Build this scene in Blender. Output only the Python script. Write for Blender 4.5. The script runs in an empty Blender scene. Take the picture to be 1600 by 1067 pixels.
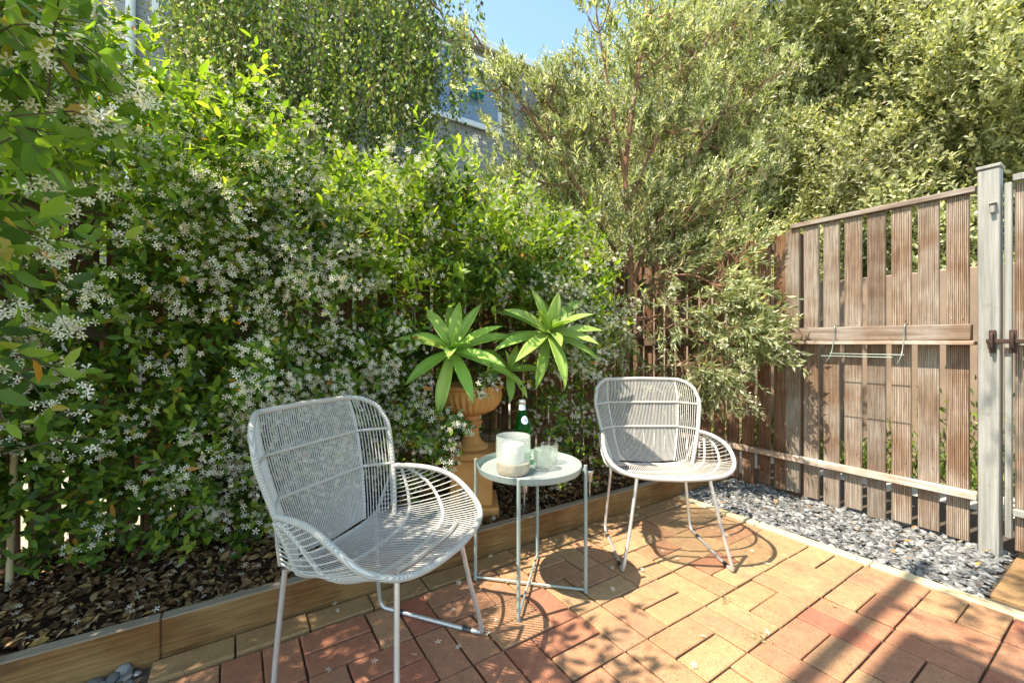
import bpy, math, random
import numpy as np
from mathutils import Vector, Matrix
random.seed(7); rng = np.random.default_rng(11)
R = math.radians
scene = bpy.context.scene
COL = scene.collection
H = 1.04; FPX = 666.0; YAW = 33.15
FW = np.array([math.sin(R(YAW)), math.cos(R(YAW)), 0.0]); RT = np.array([math.cos(R(YAW)), -math.sin(R(YAW)), 0.0])
def at(u, v, d):
    p = d*FW + d*(u-800)/FPX*RT; return (float(p[0]), float(p[1]), float(H-d*(v-534)/FPX))

# ------------------------------------------------------------------ helpers
def tag(o, label=None, cat=None, group=None, kind=None):
    if label: o['label'] = label
    if cat: o['category'] = cat
    if group: o['group'] = group
    if kind: o['kind'] = kind
    return o
def empty(name, loc, label=None, cat=None, group=None, rz=0):
    o = bpy.data.objects.new(name, None); COL.objects.link(o); o.location = loc; o.rotation_euler = (0, 0, rz)
    o.empty_display_size = .1
    return tag(o, label, cat, group)
def copy_tree(o, parent=None):
    c = o.copy(); COL.objects.link(c)
    if parent: c.parent = parent
    for ch in list(o.children): copy_tree(ch, c)
    return c
class MB:
    def __init__(s): s.v = []; s.f = []; s.r = []; s.smooth = True
    def add(s, vs, fs, rnd=None):
        n = len(s.v); s.v.extend([tuple(p) for p in vs]); s.f.extend([tuple(i+n for i in f) for f in fs])
        s.r.extend([random.random() if rnd is None else rnd]*len(vs)); return s
    def box(s, x0, x1, y0, y1, z0, z1, bev=0.0, rnd=None, M=None):
        b = min(bev, (x1-x0)*.45, (y1-y0)*.45, (z1-z0)*.45)
        if b <= 0:
            vs = [(x, y, z) for z in (z0, z1) for y in (y0, y1) for x in (x0, x1)]
            fs = [(0,2,3,1),(4,5,7,6),(0,1,5,4),(2,6,7,3),(0,4,6,2),(1,3,7,5)]
        else:
            # chamfered box: 24 verts
            vs = []; idx = {}
            X = (x0, x1); Y = (y0, y1); Z = (z0, z1)
            for i in (0,1):
                for j in (0,1):
                    for k in (0,1):
                        sx = b if i == 0 else -b; sy = b if j == 0 else -b; sz = b if k == 0 else -b
                        idx[(i,j,k,0)] = len(vs); vs.append((X[i], Y[j]+sy, Z[k]+sz))
                        idx[(i,j,k,1)] = len(vs); vs.append((X[i]+sx, Y[j], Z[k]+sz))
                        idx[(i,j,k,2)] = len(vs); vs.append((X[i]+sx, Y[j]+sy, Z[k]))
            g = idx; fs = []
            def q(*a): fs.append(tuple(g[x] for x in a))
            q((0,0,0,0),(0,0,1,0),(0,1,1,0),(0,1,0,0)); q((1,0,0,0),(1,1,0,0),(1,1,1,0),(1,0,1,0))
            q((0,0,0,1),(1,0,0,1),(1,0,1,1),(0,0,1,1)); q((0,1,0,1),(0,1,1,1),(1,1,1,1),(1,1,0,1))
            q((0,0,0,2),(0,1,0,2),(1,1,0,2),(1,0,0,2)); q((0,0,1,2),(1,0,1,2),(1,1,1,2),(0,1,1,2))
            for k in (0,1):
                for j in (0,1): q((0,j,k,1),(1,j,k,1),(1,j,k,2),(0,j,k,2))
                for i in (0,1): q((i,0,k,0),(i,1,k,0),(i,1,k,2),(i,0,k,2))
            for i in (0,1):
                for j in (0,1): q((i,j,0,0),(i,j,1,0),(i,j,1,1),(i,j,0,1))
            for i in (0,1):
                for j in (0,1):
                    for k in (0,1): q((i,j,k,0),(i,j,k,1),(i,j,k,2))
        if M is not None: vs = [tuple(M @ Vector(p)) for p in vs]
        return s.add(vs, fs, rnd)
    def tube(s, pts, r, n=8, closed=False, rnd=None, caps=True):
        P = [Vector(p) for p in pts]; m = len(P)
        rs = r if isinstance(r, (list, tuple)) else [r]*m
        T = []
        for i in range(m):
            a = P[(i-1) % m] if (closed or i > 0) else P[0]; b = P[(i+1) % m] if (closed or i < m-1) else P[-1]
            t = (b-a); T.append(t.normalized() if t.length > 1e-9 else Vector((0,0,1)))
        ref = Vector((0,0,1)) if abs(T[0].z) < .9 else Vector((1,0,0))
        u = T[0].cross(ref).normalized(); vs = []
        for i in range(m):
            u = (u - T[i]*u.dot(T[i])); u = u.normalized() if u.length > 1e-6 else T[i].orthogonal().normalized()
            w = T[i].cross(u)
            for k in range(n):
                a = 2*math.pi*k/n; vs.append(P[i] + (u*math.cos(a)+w*math.sin(a))*rs[i])
        fs = []
        for i in range(m if closed else m-1):
            j = (i+1) % m
            for k in range(n):
                l = (k+1) % n; fs.append((i*n+k, i*n+l, j*n+l, j*n+k))
        if caps and not closed: fs.append(tuple(range(n-1, -1, -1))); fs.append(tuple((m-1)*n+k for k in range(n)))
        return s.add(vs, fs, rnd)
    def lathe(s, prof, n=32, c=(0,0,0), rfun=None, rnd=None):
        vs = []; m = len(prof)
        for i, (r, z) in enumerate(prof):
            for k in range(n):
                a = 2*math.pi*k/n; rr = r*(rfun(a, i, z) if rfun else 1.0)
                vs.append((c[0]+rr*math.cos(a), c[1]+rr*math.sin(a), c[2]+z))
        fs = [(i*n+k, i*n+(k+1) % n, (i+1)*n+(k+1) % n, (i+1)*n+k) for i in range(m-1) for k in range(n)]
        return s.add(vs, fs, rnd)
    def build(s, name, material, parent=None, smooth=True, ang=40):
        me = bpy.data.meshes.new(name); me.from_pydata([tuple(p) for p in s.v], [], s.f)
        me.materials.append(material)
        at_ = me.attributes.new('rnd', 'FLOAT', 'POINT'); at_.data.foreach_set('value', np.array(s.r, dtype=np.float32))
        if smooth:
            me.polygons.foreach_set('use_smooth', [True]*len(me.polygons))
            try: me.set_sharp_from_angle(angle=R(ang))
            except Exception: pass
        me.update()
        o = bpy.data.objects.new(name, me); COL.objects.link(o)
        if parent: o.parent = parent
        return o
def chaikin(pts, it=2, closed=False):
    P = [Vector(p) for p in pts]
    for _ in range(it):
        Q = []; m = len(P)
        rngi = range(m if closed else m-1)
        if not closed: Q.append(P[0])
        for i in rngi:
            a = P[i]; b = P[(i+1) % m]; Q.append(a*.75+b*.25); Q.append(a*.25+b*.75)
        if not closed: Q.append(P[-1])
        P = Q
    return P

def np_mesh(name, V, counts, loops, rnd, material, parent=None, smooth=True):
    me = bpy.data.meshes.new(name)
    me.vertices.add(len(V)); me.vertices.foreach_set('co', V.astype(np.float32).ravel())
    me.loops.add(len(loops)); me.loops.foreach_set('vertex_index', loops.astype(np.int32))
    starts = np.concatenate([[0], np.cumsum(counts)[:-1]]).astype(np.int32)
    me.polygons.add(len(counts)); me.polygons.foreach_set('loop_start', starts)
    try: me.polygons.foreach_set('loop_total', counts.astype(np.int32))
    except Exception: pass
    a = me.attributes.new('rnd', 'FLOAT', 'POINT'); a.data.foreach_set('value', rnd.astype(np.float32))
    me.materials.append(material)
    me.update(calc_edges=True)
    if smooth: me.polygons.foreach_set('use_smooth', np.ones(len(counts), dtype=bool))
    o = bpy.data.objects.new(name, me); COL.objects.link(o)
    if parent: o.parent = parent
    return o
def nrm(a): return a/np.maximum(np.linalg.norm(a, axis=1, keepdims=True), 1e-9)
class Scat:
    """collects copies of small templates (leaves, petals) into one mesh"""
    def __init__(s): s.V = []; s.C = []; s.L = []; s.R = []; s.n = 0
    def add(s, T, P, D, N, S, rnd=None, W=None):
        tv, tf = T; n = len(P); k = len(tv)
        if n == 0: return s
        D = nrm(D); X = np.cross(D, N); X = nrm(X); Z = np.cross(X, D)
        S = np.broadcast_to(np.asarray(S, dtype=float), (n,))
        W = np.ones(n) if W is None else W
        V = P[:, None, :] + S[:, None, None]*(tv[None, :, 0:1]*W[:, None, None]*X[:, None, :] + tv[None, :, 1:2]*D[:, None, :] + tv[None, :, 2:3]*Z[:, None, :])
        fl = np.array([i for f in tf for i in f]); fc = np.array([len(f) for f in tf])
        s.V.append(V.reshape(-1, 3)); s.L.append((fl[None, :] + (np.arange(n)*k)[:, None] + s.n).ravel()); s.C.append(np.tile(fc, n))
        r = rng.random(n) if rnd is None else rnd
        s.R.append(np.repeat(r, k)); s.n += n*k; return s
    def build(s, name, material, parent=None, smooth=True):
        return np_mesh(name, np.concatenate(s.V), np.concatenate(s.C), np.concatenate(s.L), np.concatenate(s.R), material, parent, smooth)
def leaf_t(w=.22, fold=.05, droop=.12):
    v = [(0,0,0), (-w*.85,.3,fold*.7), (0,.3,-.0), (w*.85,.3,fold*.7), (-w*.8,.66,fold-droop*.45), (0,.66,-droop*.45), (w*.8,.66,fold-droop*.45), (0,1,-droop)]
    f = [(0,2,1),(0,3,2),(1,2,5,4),(2,3,6,5),(4,5,7),(5,6,7)]
    return np.array(v, dtype=float), f
def kite_t(w=.2, fold=.06):
    return np.array([(0,0,0),(-w,.45,fold),(0,1,-.05),(w,.45,fold)], dtype=float), [(0,2,1),(0,3,2)]
def flower_t():
    v = [(0,0,0)]; f = []
    for k in range(5):
        a = 2*math.pi*k/5; ca, sa = math.cos(a), math.sin(a)
        for (rr, ww, zz) in ((.25,.07,.02),(.95,.17,.0),(.85,-.26,.08)):
            v.append((ca*rr - sa*ww, sa*rr + ca*ww, zz))
        v.append((ca*.22+sa*.08, sa*.22-ca*.08, .02))
        b = 1+4*k; f.append((0, b+3, b+2, b+1)); f.append((0,b+1,b))
    v += [(.07,0,0),(-.04,.06,0),(-.04,-.06,0),(0,0,-.6)]; b = 21
    f += [(b,b+1,b+3),(b+1,b+2,b+3),(b+2,b,b+3)]
    # template: y is "along": swap so that the face normal is +y (facing direction D)
    v = np.array(v, dtype=float); v = v[:, [0, 2, 1]]
    return v, f
LEAF = leaf_t(); LEAFW = leaf_t(.27, .07, .18); KITE = kite_t(); KITEN = kite_t(.14, .05); OVAL = kite_t(.33, .05); OVALN = kite_t(.25, .05); FLOWER = flower_t()
def perp(D, a):
    ref = np.where(np.abs(D[:, 2:3]) < .9, np.array([[0,0,1.0]]), np.array([[1.0,0,0]]))
    u = nrm(np.cross(D, ref)); w = np.cross(D, u)
    return u*np.cos(a)[:, None] + w*np.sin(a)[:, None]
def shoots(P, D, L, nl, size, alpha=55, droop=.0, opposite=False, jit=.25, start=.1):
    """leaf positions/directions along shoots; returns arrays and shoot tips"""
    n = len(P); D = nrm(D); L = np.broadcast_to(np.asarray(L, dtype=float), (n,))
    PP = []; DD = []; NN = []; SS = []
    a0 = rng.random(n)*6.283
    for j in range(nl):
        if opposite: t = start + (1-start)*(j//2)/max(1, nl//2-1); az = a0 + (j//2)*1.57 + (j % 2)*math.pi
        else: t = start + (1-start)*j/max(1, nl-1); az = a0 + j*2.4
        t = np.full(n, t) + rng.normal(0, .02, n)
        pos = P + D*(L*t)[:, None]; pos[:, 2] -= droop*L*t*t
        al = np.radians(alpha*(1-.35*t) + rng.normal(0, 12, n)); pr = perp(D, az)
        d = D*np.cos(al)[:, None] + pr*np.sin(al)[:, None]; d += rng.normal(0, jit*.5, (n, 3))
        nn = D*np.sin(al)[:, None] - pr*np.cos(al)[:, None]; nn[:, 2] += .5; nn += rng.normal(0, jit, (n, 3))
        PP.append(pos); DD.append(d); NN.append(nn); SS.append(size*(1-.25*t)*rng.uniform(.7, 1.2, n))
    tip = P + D*L[:, None]; tip[:, 2] -= droop*L
    return np.concatenate(PP), np.concatenate(DD), np.concatenate(NN), np.concatenate(SS), tip

# ------------------------------------------------------------------ materials
def newmat(name):
    m = bpy.data.materials.new(name); m.use_nodes = True; nt = m.node_tree; nt.nodes.clear()
    out = nt.nodes.new('ShaderNodeOutputMaterial'); return m, nt, out
def N(nt, typ, **kw):
    n = nt.nodes.new(typ)
    for k, v in kw.items():
        if k in n.inputs: n.inputs[k].default_value = v
        else: setattr(n, k, v)
    return n
def ramp(nt, fac, stops, interp='LINEAR'):
    r = nt.nodes.new('ShaderNodeValToRGB'); e = r.color_ramp.elements; r.color_ramp.interpolation = interp
    while len(e) < len(stops): e.new(.5)
    for i, (p, c) in enumerate(stops): e[i].position = p; e[i].color = (c[0], c[1], c[2], 1)
    nt.links.new(fac, r.inputs['Fac']); return r.outputs['Color']
def mixc(nt, fac, a, b, mode='MIX'):
    m = nt.nodes.new('ShaderNodeMix'); m.data_type = 'RGBA'; m.blend_type = mode
    for sock, val in ((m.inputs[0], fac), (m.inputs[6], a), (m.inputs[7], b)):
        if hasattr(val, 'is_linked') or isinstance(val, bpy.types.NodeSocket): nt.links.new(val, sock)
        elif isinstance(val, (int, float)): sock.default_value = val
        else: sock.default_value = (val[0], val[1], val[2], 1)
    return m.outputs[2]
def attr(nt): return N(nt, 'ShaderNodeAttribute', attribute_name='rnd').outputs['Fac']
def noise(nt, scale, detail=4, vec=None, rough=.55, out='Fac'):
    n = N(nt, 'ShaderNodeTexNoise', Scale=scale, Detail=detail, Roughness=rough)
    if vec is not None: nt.links.new(vec, n.inputs['Vector'])
    return n.outputs[out]
def objco(nt, scale=(1,1,1), rot=(0,0,0), gen='Object'):
    tc = nt.nodes.new('ShaderNodeTexCoord'); mp = nt.nodes.new('ShaderNodeMapping')
    mp.inputs['Scale'].default_value = scale; mp.inputs['Rotation'].default_value = rot
    nt.links.new(tc.outputs[gen], mp.inputs['Vector']); return mp.outputs['Vector']
def bump(nt, h, strength=.3, dist=.01, prev=None):
    b = N(nt, 'ShaderNodeBump', Strength=strength, Distance=dist); nt.links.new(h, b.inputs['Height'])
    if prev is not None: nt.links.new(prev, b.inputs['Normal'])
    return b.outputs['Normal']
def princ(nt, out, color, rough=.6, metal=0, normal=None, spec=.5, **kw):
    p = nt.nodes.new('ShaderNodeBsdfPrincipled')
    if isinstance(color, bpy.types.NodeSocket): nt.links.new(color, p.inputs['Base Color'])
    else: p.inputs['Base Color'].default_value = (*color, 1)
    if isinstance(rough, bpy.types.NodeSocket): nt.links.new(rough, p.inputs['Roughness'])
    else: p.inputs['Roughness'].default_value = rough
    p.inputs['Metallic'].default_value = metal; p.inputs['Specular IOR Level'].default_value = spec
    for k, v in kw.items(): p.inputs[k.replace('_', ' ')].default_value = v
    if normal is not None: nt.links.new(normal, p.inputs['Normal'])
    if out is not None: nt.links.new(p.outputs[0], out.inputs['Surface'])
    return p
def simple(name, color, rough=.6, metal=0, var=.15, nscale=12, bstr=.15, bdist=.003, spec=.5):
    m, nt, out = newmat(name); v = objco(nt)
    nz = noise(nt, nscale, 6, v); c = mixc(nt, nz, [x*(1-var) for x in color], [min(1, x*(1+var)) for x in color])
    nb = bump(nt, noise(nt, nscale*8, 3, v), bstr, bdist)
    princ(nt, out, c, rough, metal, nb, spec); return m
def leafmat(name, stops, trans=.35, rough=.46, tcol=1.6, spec=.35, clump=None):
    m, nt, out = newmat(name); a = attr(nt); col = ramp(nt, a, stops)
    geo = nt.nodes.new('ShaderNodeNewGeometry')
    nz = noise(nt, 1.7 if clump is None else clump, 2, geo.outputs['Position'])
    hs = N(nt, 'ShaderNodeHueSaturation'); nt.links.new(col, hs.inputs['Color'])
    mr = N(nt, 'ShaderNodeMapRange'); nt.links.new(nz, mr.inputs[0]); mr.inputs[1].default_value = .3; mr.inputs[2].default_value = .7; mr.inputs[3].default_value = .7; mr.inputs[4].default_value = 1.35
    nt.links.new(mr.outputs[0], hs.inputs['Value']); col = hs.outputs[0]
    p = princ(nt, None, col, rough, 0, None, spec)
    t = nt.nodes.new('ShaderNodeBsdfTranslucent'); nt.links.new(mixc(nt, 1.0, col, (tcol, tcol*1.05, tcol*.45), 'MULTIPLY'), t.inputs['Color'])
    ms = N(nt, 'ShaderNodeMixShader', Fac=trans); nt.links.new(p.outputs[0], ms.inputs[1]); nt.links.new(t.outputs[0], ms.inputs[2])
    nt.links.new(ms.outputs[0], out.inputs['Surface']); return m
M = {}
M['jas'] = leafmat('jasmine_leaf', [(0,(.035,.075,.014)),(.45,(.085,.155,.02)),(.8,(.19,.28,.028)),(.965,(.32,.38,.04)),(.985,(.45,.24,.04)),(1,(.45,.16,.03))], .42)
M['jasnew'] = leafmat('jasmine_new_leaf', [(0,(.12,.2,.02)),(.6,(.25,.35,.03)),(1,(.42,.47,.06))], .5)
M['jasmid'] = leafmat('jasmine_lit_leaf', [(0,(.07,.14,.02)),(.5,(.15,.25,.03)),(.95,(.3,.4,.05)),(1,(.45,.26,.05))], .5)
M['petal'] = leafmat('petal', [(0,(.6,.45,.3)),(.2,(.8,.72,.58)),(1,(.88,.83,.73))], .35, .6, 1.0, .2)
M['cream'] = leafmat('cream_blossom', [(0,(.72,.66,.46)),(1,(.88,.85,.74))], .35, .7, 1.0, .2)
M['olive'] = leafmat('narrow_leaf', [(0,(.1,.125,.045)),(.45,(.24,.27,.12)),(.78,(.44,.45,.26)),(1,(.62,.6,.42))], .38, .4)
M['mass'] = leafmat('far_hedge_leaf', [(0,(.12,.135,.06)),(.4,(.28,.29,.14)),(.7,(.44,.44,.25)),(.9,(.58,.55,.36)),(.985,(.62,.58,.4)),(1,(.4,.24,.15))], .35, .45, clump=.9)
M['birch'] = leafmat('birch_leaf', [(0,(.05,.085,.025)),(.55,(.13,.19,.04)),(.85,(.26,.33,.07)),(1,(.5,.5,.2))], .38)
M['agave'] = leafmat('agave_leaf', [(0,(.27,.42,.07)),(1,(.46,.58,.15))], .35, .42, 1.5)
M['dead'] = leafmat('dead_leaf', [(0,(.05,.028,.015)),(.5,(.2,.1,.045)),(.85,(.36,.22,.1)),(.95,(.42,.26,.06)),(1,(.5,.4,.25))], .15, .7, 1.2)
M['bark'] = simple('bark', (.22,.11,.065), .85, var=.35, nscale=25, bstr=.6, bdist=.004)
M['birchbark'] = simple('birch_bark', (.5,.46,.4), .8, var=.4, nscale=14, bstr=.4)
M['stem'] = simple('vine_stem', (.075,.055,.025), .7, var=.3)
def wood(name, c1, c2, c3, grain=(60,60,3), grooves=None, rough=.75, gaxis='Y', top=False):
    m, nt, out = newmat(name); v = objco(nt, grain)
    g = noise(nt, 1.0, 8, v, .65); a = attr(nt)
    c = ramp(nt, g, [(.25, c1), (.5, c2), (.75, c3)])
    big = noise(nt, 4.0, 5, objco(nt)); bm_ = N(nt, 'ShaderNodeMapRange'); nt.links.new(big, bm_.inputs[0]); bm_.inputs[1].default_value = .4; bm_.inputs[2].default_value = .62; c = mixc(nt, bm_.outputs[0], c, mixc(nt, 1.0, c, (.66,.52,.42), 'MULTIPLY'))
    mr = N(nt, 'ShaderNodeMapRange'); nt.links.new(a, mr.inputs[0]); mr.inputs[3].default_value = .66; mr.inputs[4].default_value = 1.25
    hs = N(nt, 'ShaderNodeHueSaturation'); nt.links.new(c, hs.inputs['Color']); nt.links.new(mr.outputs[0], hs.inputs['Value']); c = hs.outputs[0]
    nb = bump(nt, g, .5, .003)
    if top:
        ge = nt.nodes.new('ShaderNodeTexCoord'); sx = nt.nodes.new('ShaderNodeSeparateXYZ'); nt.links.new(ge.outputs['Normal'], sx.inputs[0])
        c = mixc(nt, sx.outputs[2], c, mixc(nt, g, (.14,.11,.08), (.42,.34,.25)))
        kn = noise(nt, 2.2, 2, objco(nt, (1, 2, 6))); km = N(nt, 'ShaderNodeMapRange'); nt.links.new(kn, km.inputs[0]); km.inputs[1].default_value = .6; km.inputs[2].default_value = .68; km.inputs[4].default_value = .5
        c = mixc(nt, km.outputs[0], c, (.1,.05,.02))
    if grooves:
        w = N(nt, 'ShaderNodeTexWave', wave_type='BANDS', bands_direction=gaxis, Scale=grooves); w.inputs['Distortion'].default_value = .6; w.inputs['Detail'].default_value = 4; w.inputs['Detail Scale'].default_value = .4
        nt.links.new(objco(nt), w.inputs['Vector']); nb = bump(nt, w.outputs['Fac'], .9, .004, nb)
        gm = N(nt, 'ShaderNodeMapRange'); nt.links.new(a, gm.inputs[0]); gm.inputs[1].default_value = .25; gm.inputs[2].default_value = .75
        ws = N(nt, 'ShaderNodeMath', operation='MULTIPLY'); iv = N(nt, 'ShaderNodeMath', operation='SUBTRACT'); iv.inputs[0].default_value = 1; nt.links.new(w.outputs['Fac'], iv.inputs[1]); nt.links.new(iv.outputs[0], ws.inputs[0]); nt.links.new(gm.outputs[0], ws.inputs[1])
        c = mixc(nt, ws.outputs[0], c, mixc(nt, 1.0, c, (.5,.43,.38), 'MULTIPLY'))
    princ(nt, out, c, rough, 0, nb, .25); return m
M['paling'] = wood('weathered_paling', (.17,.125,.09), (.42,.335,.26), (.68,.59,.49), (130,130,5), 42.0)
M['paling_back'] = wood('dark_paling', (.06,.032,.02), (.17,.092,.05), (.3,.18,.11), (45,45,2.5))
M['rail'] = wood('weathered_rail', (.2,.15,.11), (.42,.35,.29), (.62,.56,.49), (50,3,50))
M['railx'] = wood('dark_rail', (.1,.07,.05), (.2,.15,.11), (.34,.28,.22), (3,50,50))
M['sleeper'] = wood('treated_pine', (.14,.075,.025), (.34,.19,.07), (.52,.33,.14), (5,70,110), rough=.8, top=True)
M['bamboo'] = simple('stake', (.55,.42,.25), .6)
def mulmat():
    m, nt, out = newmat('soil'); v = objco(nt); a = noise(nt, 30, 8, v, .7)
    c = ramp(nt, a, [(.3,(.02,.013,.008)),(.55,(.06,.035,.02)),(.8,(.13,.08,.045))])
    princ(nt, out, c, .95, 0, bump(nt, a, .9, .02), .1); return m
M['soil'] = mulmat()
def brickmat():
    m, nt, out = newmat('brick_paver'); a = attr(nt); v = objco(nt)
    base = ramp(nt, a, [(0,(.4,.14,.085)),(.3,(.43,.185,.105)),(.55,(.46,.25,.135)),(.8,(.49,.31,.155)),(.9,(.5,.34,.17)),(.93,(.33,.21,.09)),(1,(.4,.26,.12))])
    big = noise(nt, 7, 5, v); c = mixc(nt, big, mixc(nt, 1.0, base, (.72,.62,.6), 'MULTIPLY'), base)
    # smoky firing stains
    st = noise(nt, 3.1, 6, v, .7); sm = N(nt, 'ShaderNodeMapRange'); nt.links.new(st, sm.inputs[0]); sm.inputs[1].default_value = .52; sm.inputs[2].default_value = .72; sm.inputs[4].default_value = .6
    c = mixc(nt, sm.outputs[0], c, (.2,.12,.09))
    # iron spots and drag marks
    vo = N(nt, 'ShaderNodeTexVoronoi', Scale=1.0); nt.links.new(objco(nt, (150,95,90)), vo.inputs['Vector'])
    wn = noise(nt, 22, 3, v); thr = N(nt, 'ShaderNodeMath', operation='MULTIPLY'); nt.links.new(wn, thr.inputs[0]); thr.inputs[1].default_value = .42
    lt = N(nt, 'ShaderNodeMath', operation='LESS_THAN'); nt.links.new(vo.outputs['Distance'], lt.inputs[0]); nt.links.new(thr.outputs[0], lt.inputs[1])
    sc = N(nt, 'ShaderNodeMath', operation='MULTIPLY'); nt.links.new(lt.outputs[0], sc.inputs[0]); sc.inputs[1].default_value = .7
    c = mixc(nt, sc.outputs[0], c, (.1,.05,.035))
    fine = noise(nt, 160, 4, v, .7); c = mixc(nt, .35, c, mixc(nt, fine, (.1,.1,.1), (1.75,1.75,1.75)), 'MULTIPLY')
    mid = noise(nt, 26, 6, v, .75); c = mixc(nt, .75, c, mixc(nt, mid, (.35,.33,.33), (1.55,1.52,1.5)), 'MULTIPLY')
    # efflorescence specks
    ef = noise(nt, 60, 5, v, .8); em = N(nt, 'ShaderNodeMapRange'); nt.links.new(ef, em.inputs[0]); em.inputs[1].default_value = .66; em.inputs[2].default_value = .78; em.inputs[4].default_value = .35
    c = mixc(nt, em.outputs[0], c, (.7,.62,.55))
    h = mixc(nt, .5, fine, ef); nb = bump(nt, h, .35, .003); nb = bump(nt, lt.outputs[0], -.3, .002, nb)
    princ(nt, out, c, .8, 0, nb, .3); return m
M['brick'] = brickmat()
M['joint'] = simple('joint_sand', (.09,.068,.048), .95, var=.5, nscale=40, bstr=.8, bdist=.006)
M['creamedge'] = simple('cream_edging', (.6,.47,.27), .8, var=.15, nscale=20, bstr=.3)
def pebmat():
    m, nt, out = newmat('river_pebble'); a = attr(nt); v = objco(nt)
    c = ramp(nt, a, [(0,(.065,.064,.062)),(.4,(.15,.148,.142)),(.8,(.25,.245,.232)),(.975,(.36,.35,.33)),(1,(.28,.22,.16))])
    n1 = noise(nt, 50, 6, v, .7); c = mixc(nt, .6, c, mixc(nt, n1, (.45,.45,.45), (1.5,1.5,1.5)), 'MULTIPLY')
    princ(nt, out, c, .6, 0, bump(nt, n1, .3, .003), .35); return m
M['pebble'] = pebmat()
M['cord'] = simple('grey_cord', (.54,.515,.47), .6, var=.1, nscale=60, bstr=.4, bdist=.001)
def ropemat():
    m, nt, out = newmat('wrapped_rope'); v = objco(nt); w = N(nt, 'ShaderNodeTexWave', wave_type='BANDS', bands_direction='DIAGONAL', Scale=95.0); nt.links.new(v, w.inputs['Vector'])
    c = mixc(nt, w.outputs['Fac'], (.38,.35,.3), (.66,.62,.55)); princ(nt, out, c, .55, 0, bump(nt, w.outputs['Fac'], .6, .002), .4); return m
M['rope'] = ropemat()
M['leg'] = simple('chair_leg_metal', (.62,.6,.57), .3, .55, var=.12, nscale=30, bstr=.1)
M['table'] = simple('grey_green_enamel', (.32,.37,.33), .38, .05, var=.06, nscale=10, bstr=.05)
M['tray'] = simple('grey_tray', (.32,.345,.325), .22, 0, var=.05, nscale=8, bstr=.05)
M['terra'] = simple('terracotta', (.56,.27,.08), .85, var=.35, nscale=9, bstr=.4, bdist=.004)
def postmat():
    m, nt, out = newmat('worn_painted_steel'); v = objco(nt, (40, 40, 1.6)); st = noise(nt, 1.0, 6, v, .7); bl = noise(nt, 7, 6, objco(nt), .7); fi = noise(nt, 70, 4, objco(nt), .8)
    c = ramp(nt, st, [(.3,(.17,.165,.145)),(.5,(.29,.28,.25)),(.7,(.4,.39,.35))]); k = N(nt, 'ShaderNodeMapRange'); nt.links.new(bl, k.inputs[0]); k.inputs[1].default_value = .58; k.inputs[2].default_value = .66; k.inputs[4].default_value = .6
    c = mixc(nt, k.outputs[0], c, (.2,.18,.15)); k2 = N(nt, 'ShaderNodeMapRange'); nt.links.new(fi, k2.inputs[0]); k2.inputs[1].default_value = .68; k2.inputs[2].default_value = .72; k2.inputs[4].default_value = .7
    c = mixc(nt, k2.outputs[0], c, (.12,.07,.04)); princ(nt, out, c, .55, .1, bump(nt, st, .3, .003), .4); return m
M['galv'] = postmat()
_unused = simple('painted_steel', (.34,.335,.31), .55, .15, var=.5, nscale=9, bstr=.15)
M['rust'] = simple('rusty_bolt', (.07,.04,.028), .7, .4, var=.4, nscale=50)
M['wire'] = simple('wire', (.16,.19,.16), .45, .5, var=.2)
M['candle'] = simple('candle_wax', (.85,.8,.68), .5, var=.03)
M['bronze'] = simple('mottled_base', (.45,.38,.28), .45, .25, var=.5, nscale=35)
M['steel'] = simple('stainless', (.6,.58,.55), .25, .8, var=.1)
M['dark'] = simple('black_plastic', (.03,.03,.035), .4)
M['label'] = simple('paper_label', (.68,.72,.78), .55, var=.06)
M['emblem'] = simple('blue_emblem', (.12,.2,.38), .5)
M['white'] = simple('white_paint', (.75,.76,.77), .5, var=.05)
M['soffit'] = simple('soffit', (.4,.33,.26), .7)
M['wallb'] = simple('beige_render', (.27,.19,.13), .85, var=.45, nscale=5)
M['concrete'] = simple('concrete', (.5,.46,.4), .9, var=.2, nscale=6, bstr=.4)
M['teal'] = simple('teal', (.02,.3,.3), .5)
M['room'] = simple('blind', (.4,.5,.62), .6)
def glassmat(name, col, rough=0.0, alpha=.0, ior=1.45):
    m, nt, out = newmat(name); g = N(nt, 'ShaderNodeBsdfGlass', Roughness=rough, IOR=ior); g.inputs['Color'].default_value = (*col, 1)
    t = nt.nodes.new('ShaderNodeBsdfTransparent'); t.inputs['Color'].default_value = (*col, 1)
    ms = N(nt, 'ShaderNodeMixShader', Fac=alpha); nt.links.new(g.outputs[0], ms.inputs[1]); nt.links.new(t.outputs[0], ms.inputs[2])
    nt.links.new(ms.outputs[0], out.inputs['Surface']); return m
M['glass'] = glassmat('clear_glass', (.985,.99,.985), 0, .5)
M['frost'] = None
def frostmat():
    m, nt, out = newmat('frosted_glass'); t = nt.nodes.new('ShaderNodeBsdfTransparent'); t.inputs['Color'].default_value = (.97, .98, .96, 1)
    p = princ(nt, None, (.78,.8,.75), .25, 0, None, .5); w_ = N(nt, 'ShaderNodeTexWave', wave_type='BANDS', bands_direction='Z', Scale=60.0); w_.inputs['Distortion'].default_value = 3; nt.links.new(objco(nt), w_.inputs['Vector'])
    mr = N(nt, 'ShaderNodeMapRange'); nt.links.new(w_.outputs['Fac'], mr.inputs[0]); mr.inputs[3].default_value = .80; mr.inputs[4].default_value = .62
    ms = nt.nodes.new('ShaderNodeMixShader'); nt.links.new(mr.outputs[0], ms.inputs[0]); nt.links.new(p.outputs[0], ms.inputs[1]); nt.links.new(t.outputs[0], ms.inputs[2]); nt.links.new(ms.outputs[0], out.inputs['Surface']); return m
M['frost'] = frostmat()
M['green'] = glassmat('green_glass', (.42,.85,.5), 0, .6)
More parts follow.
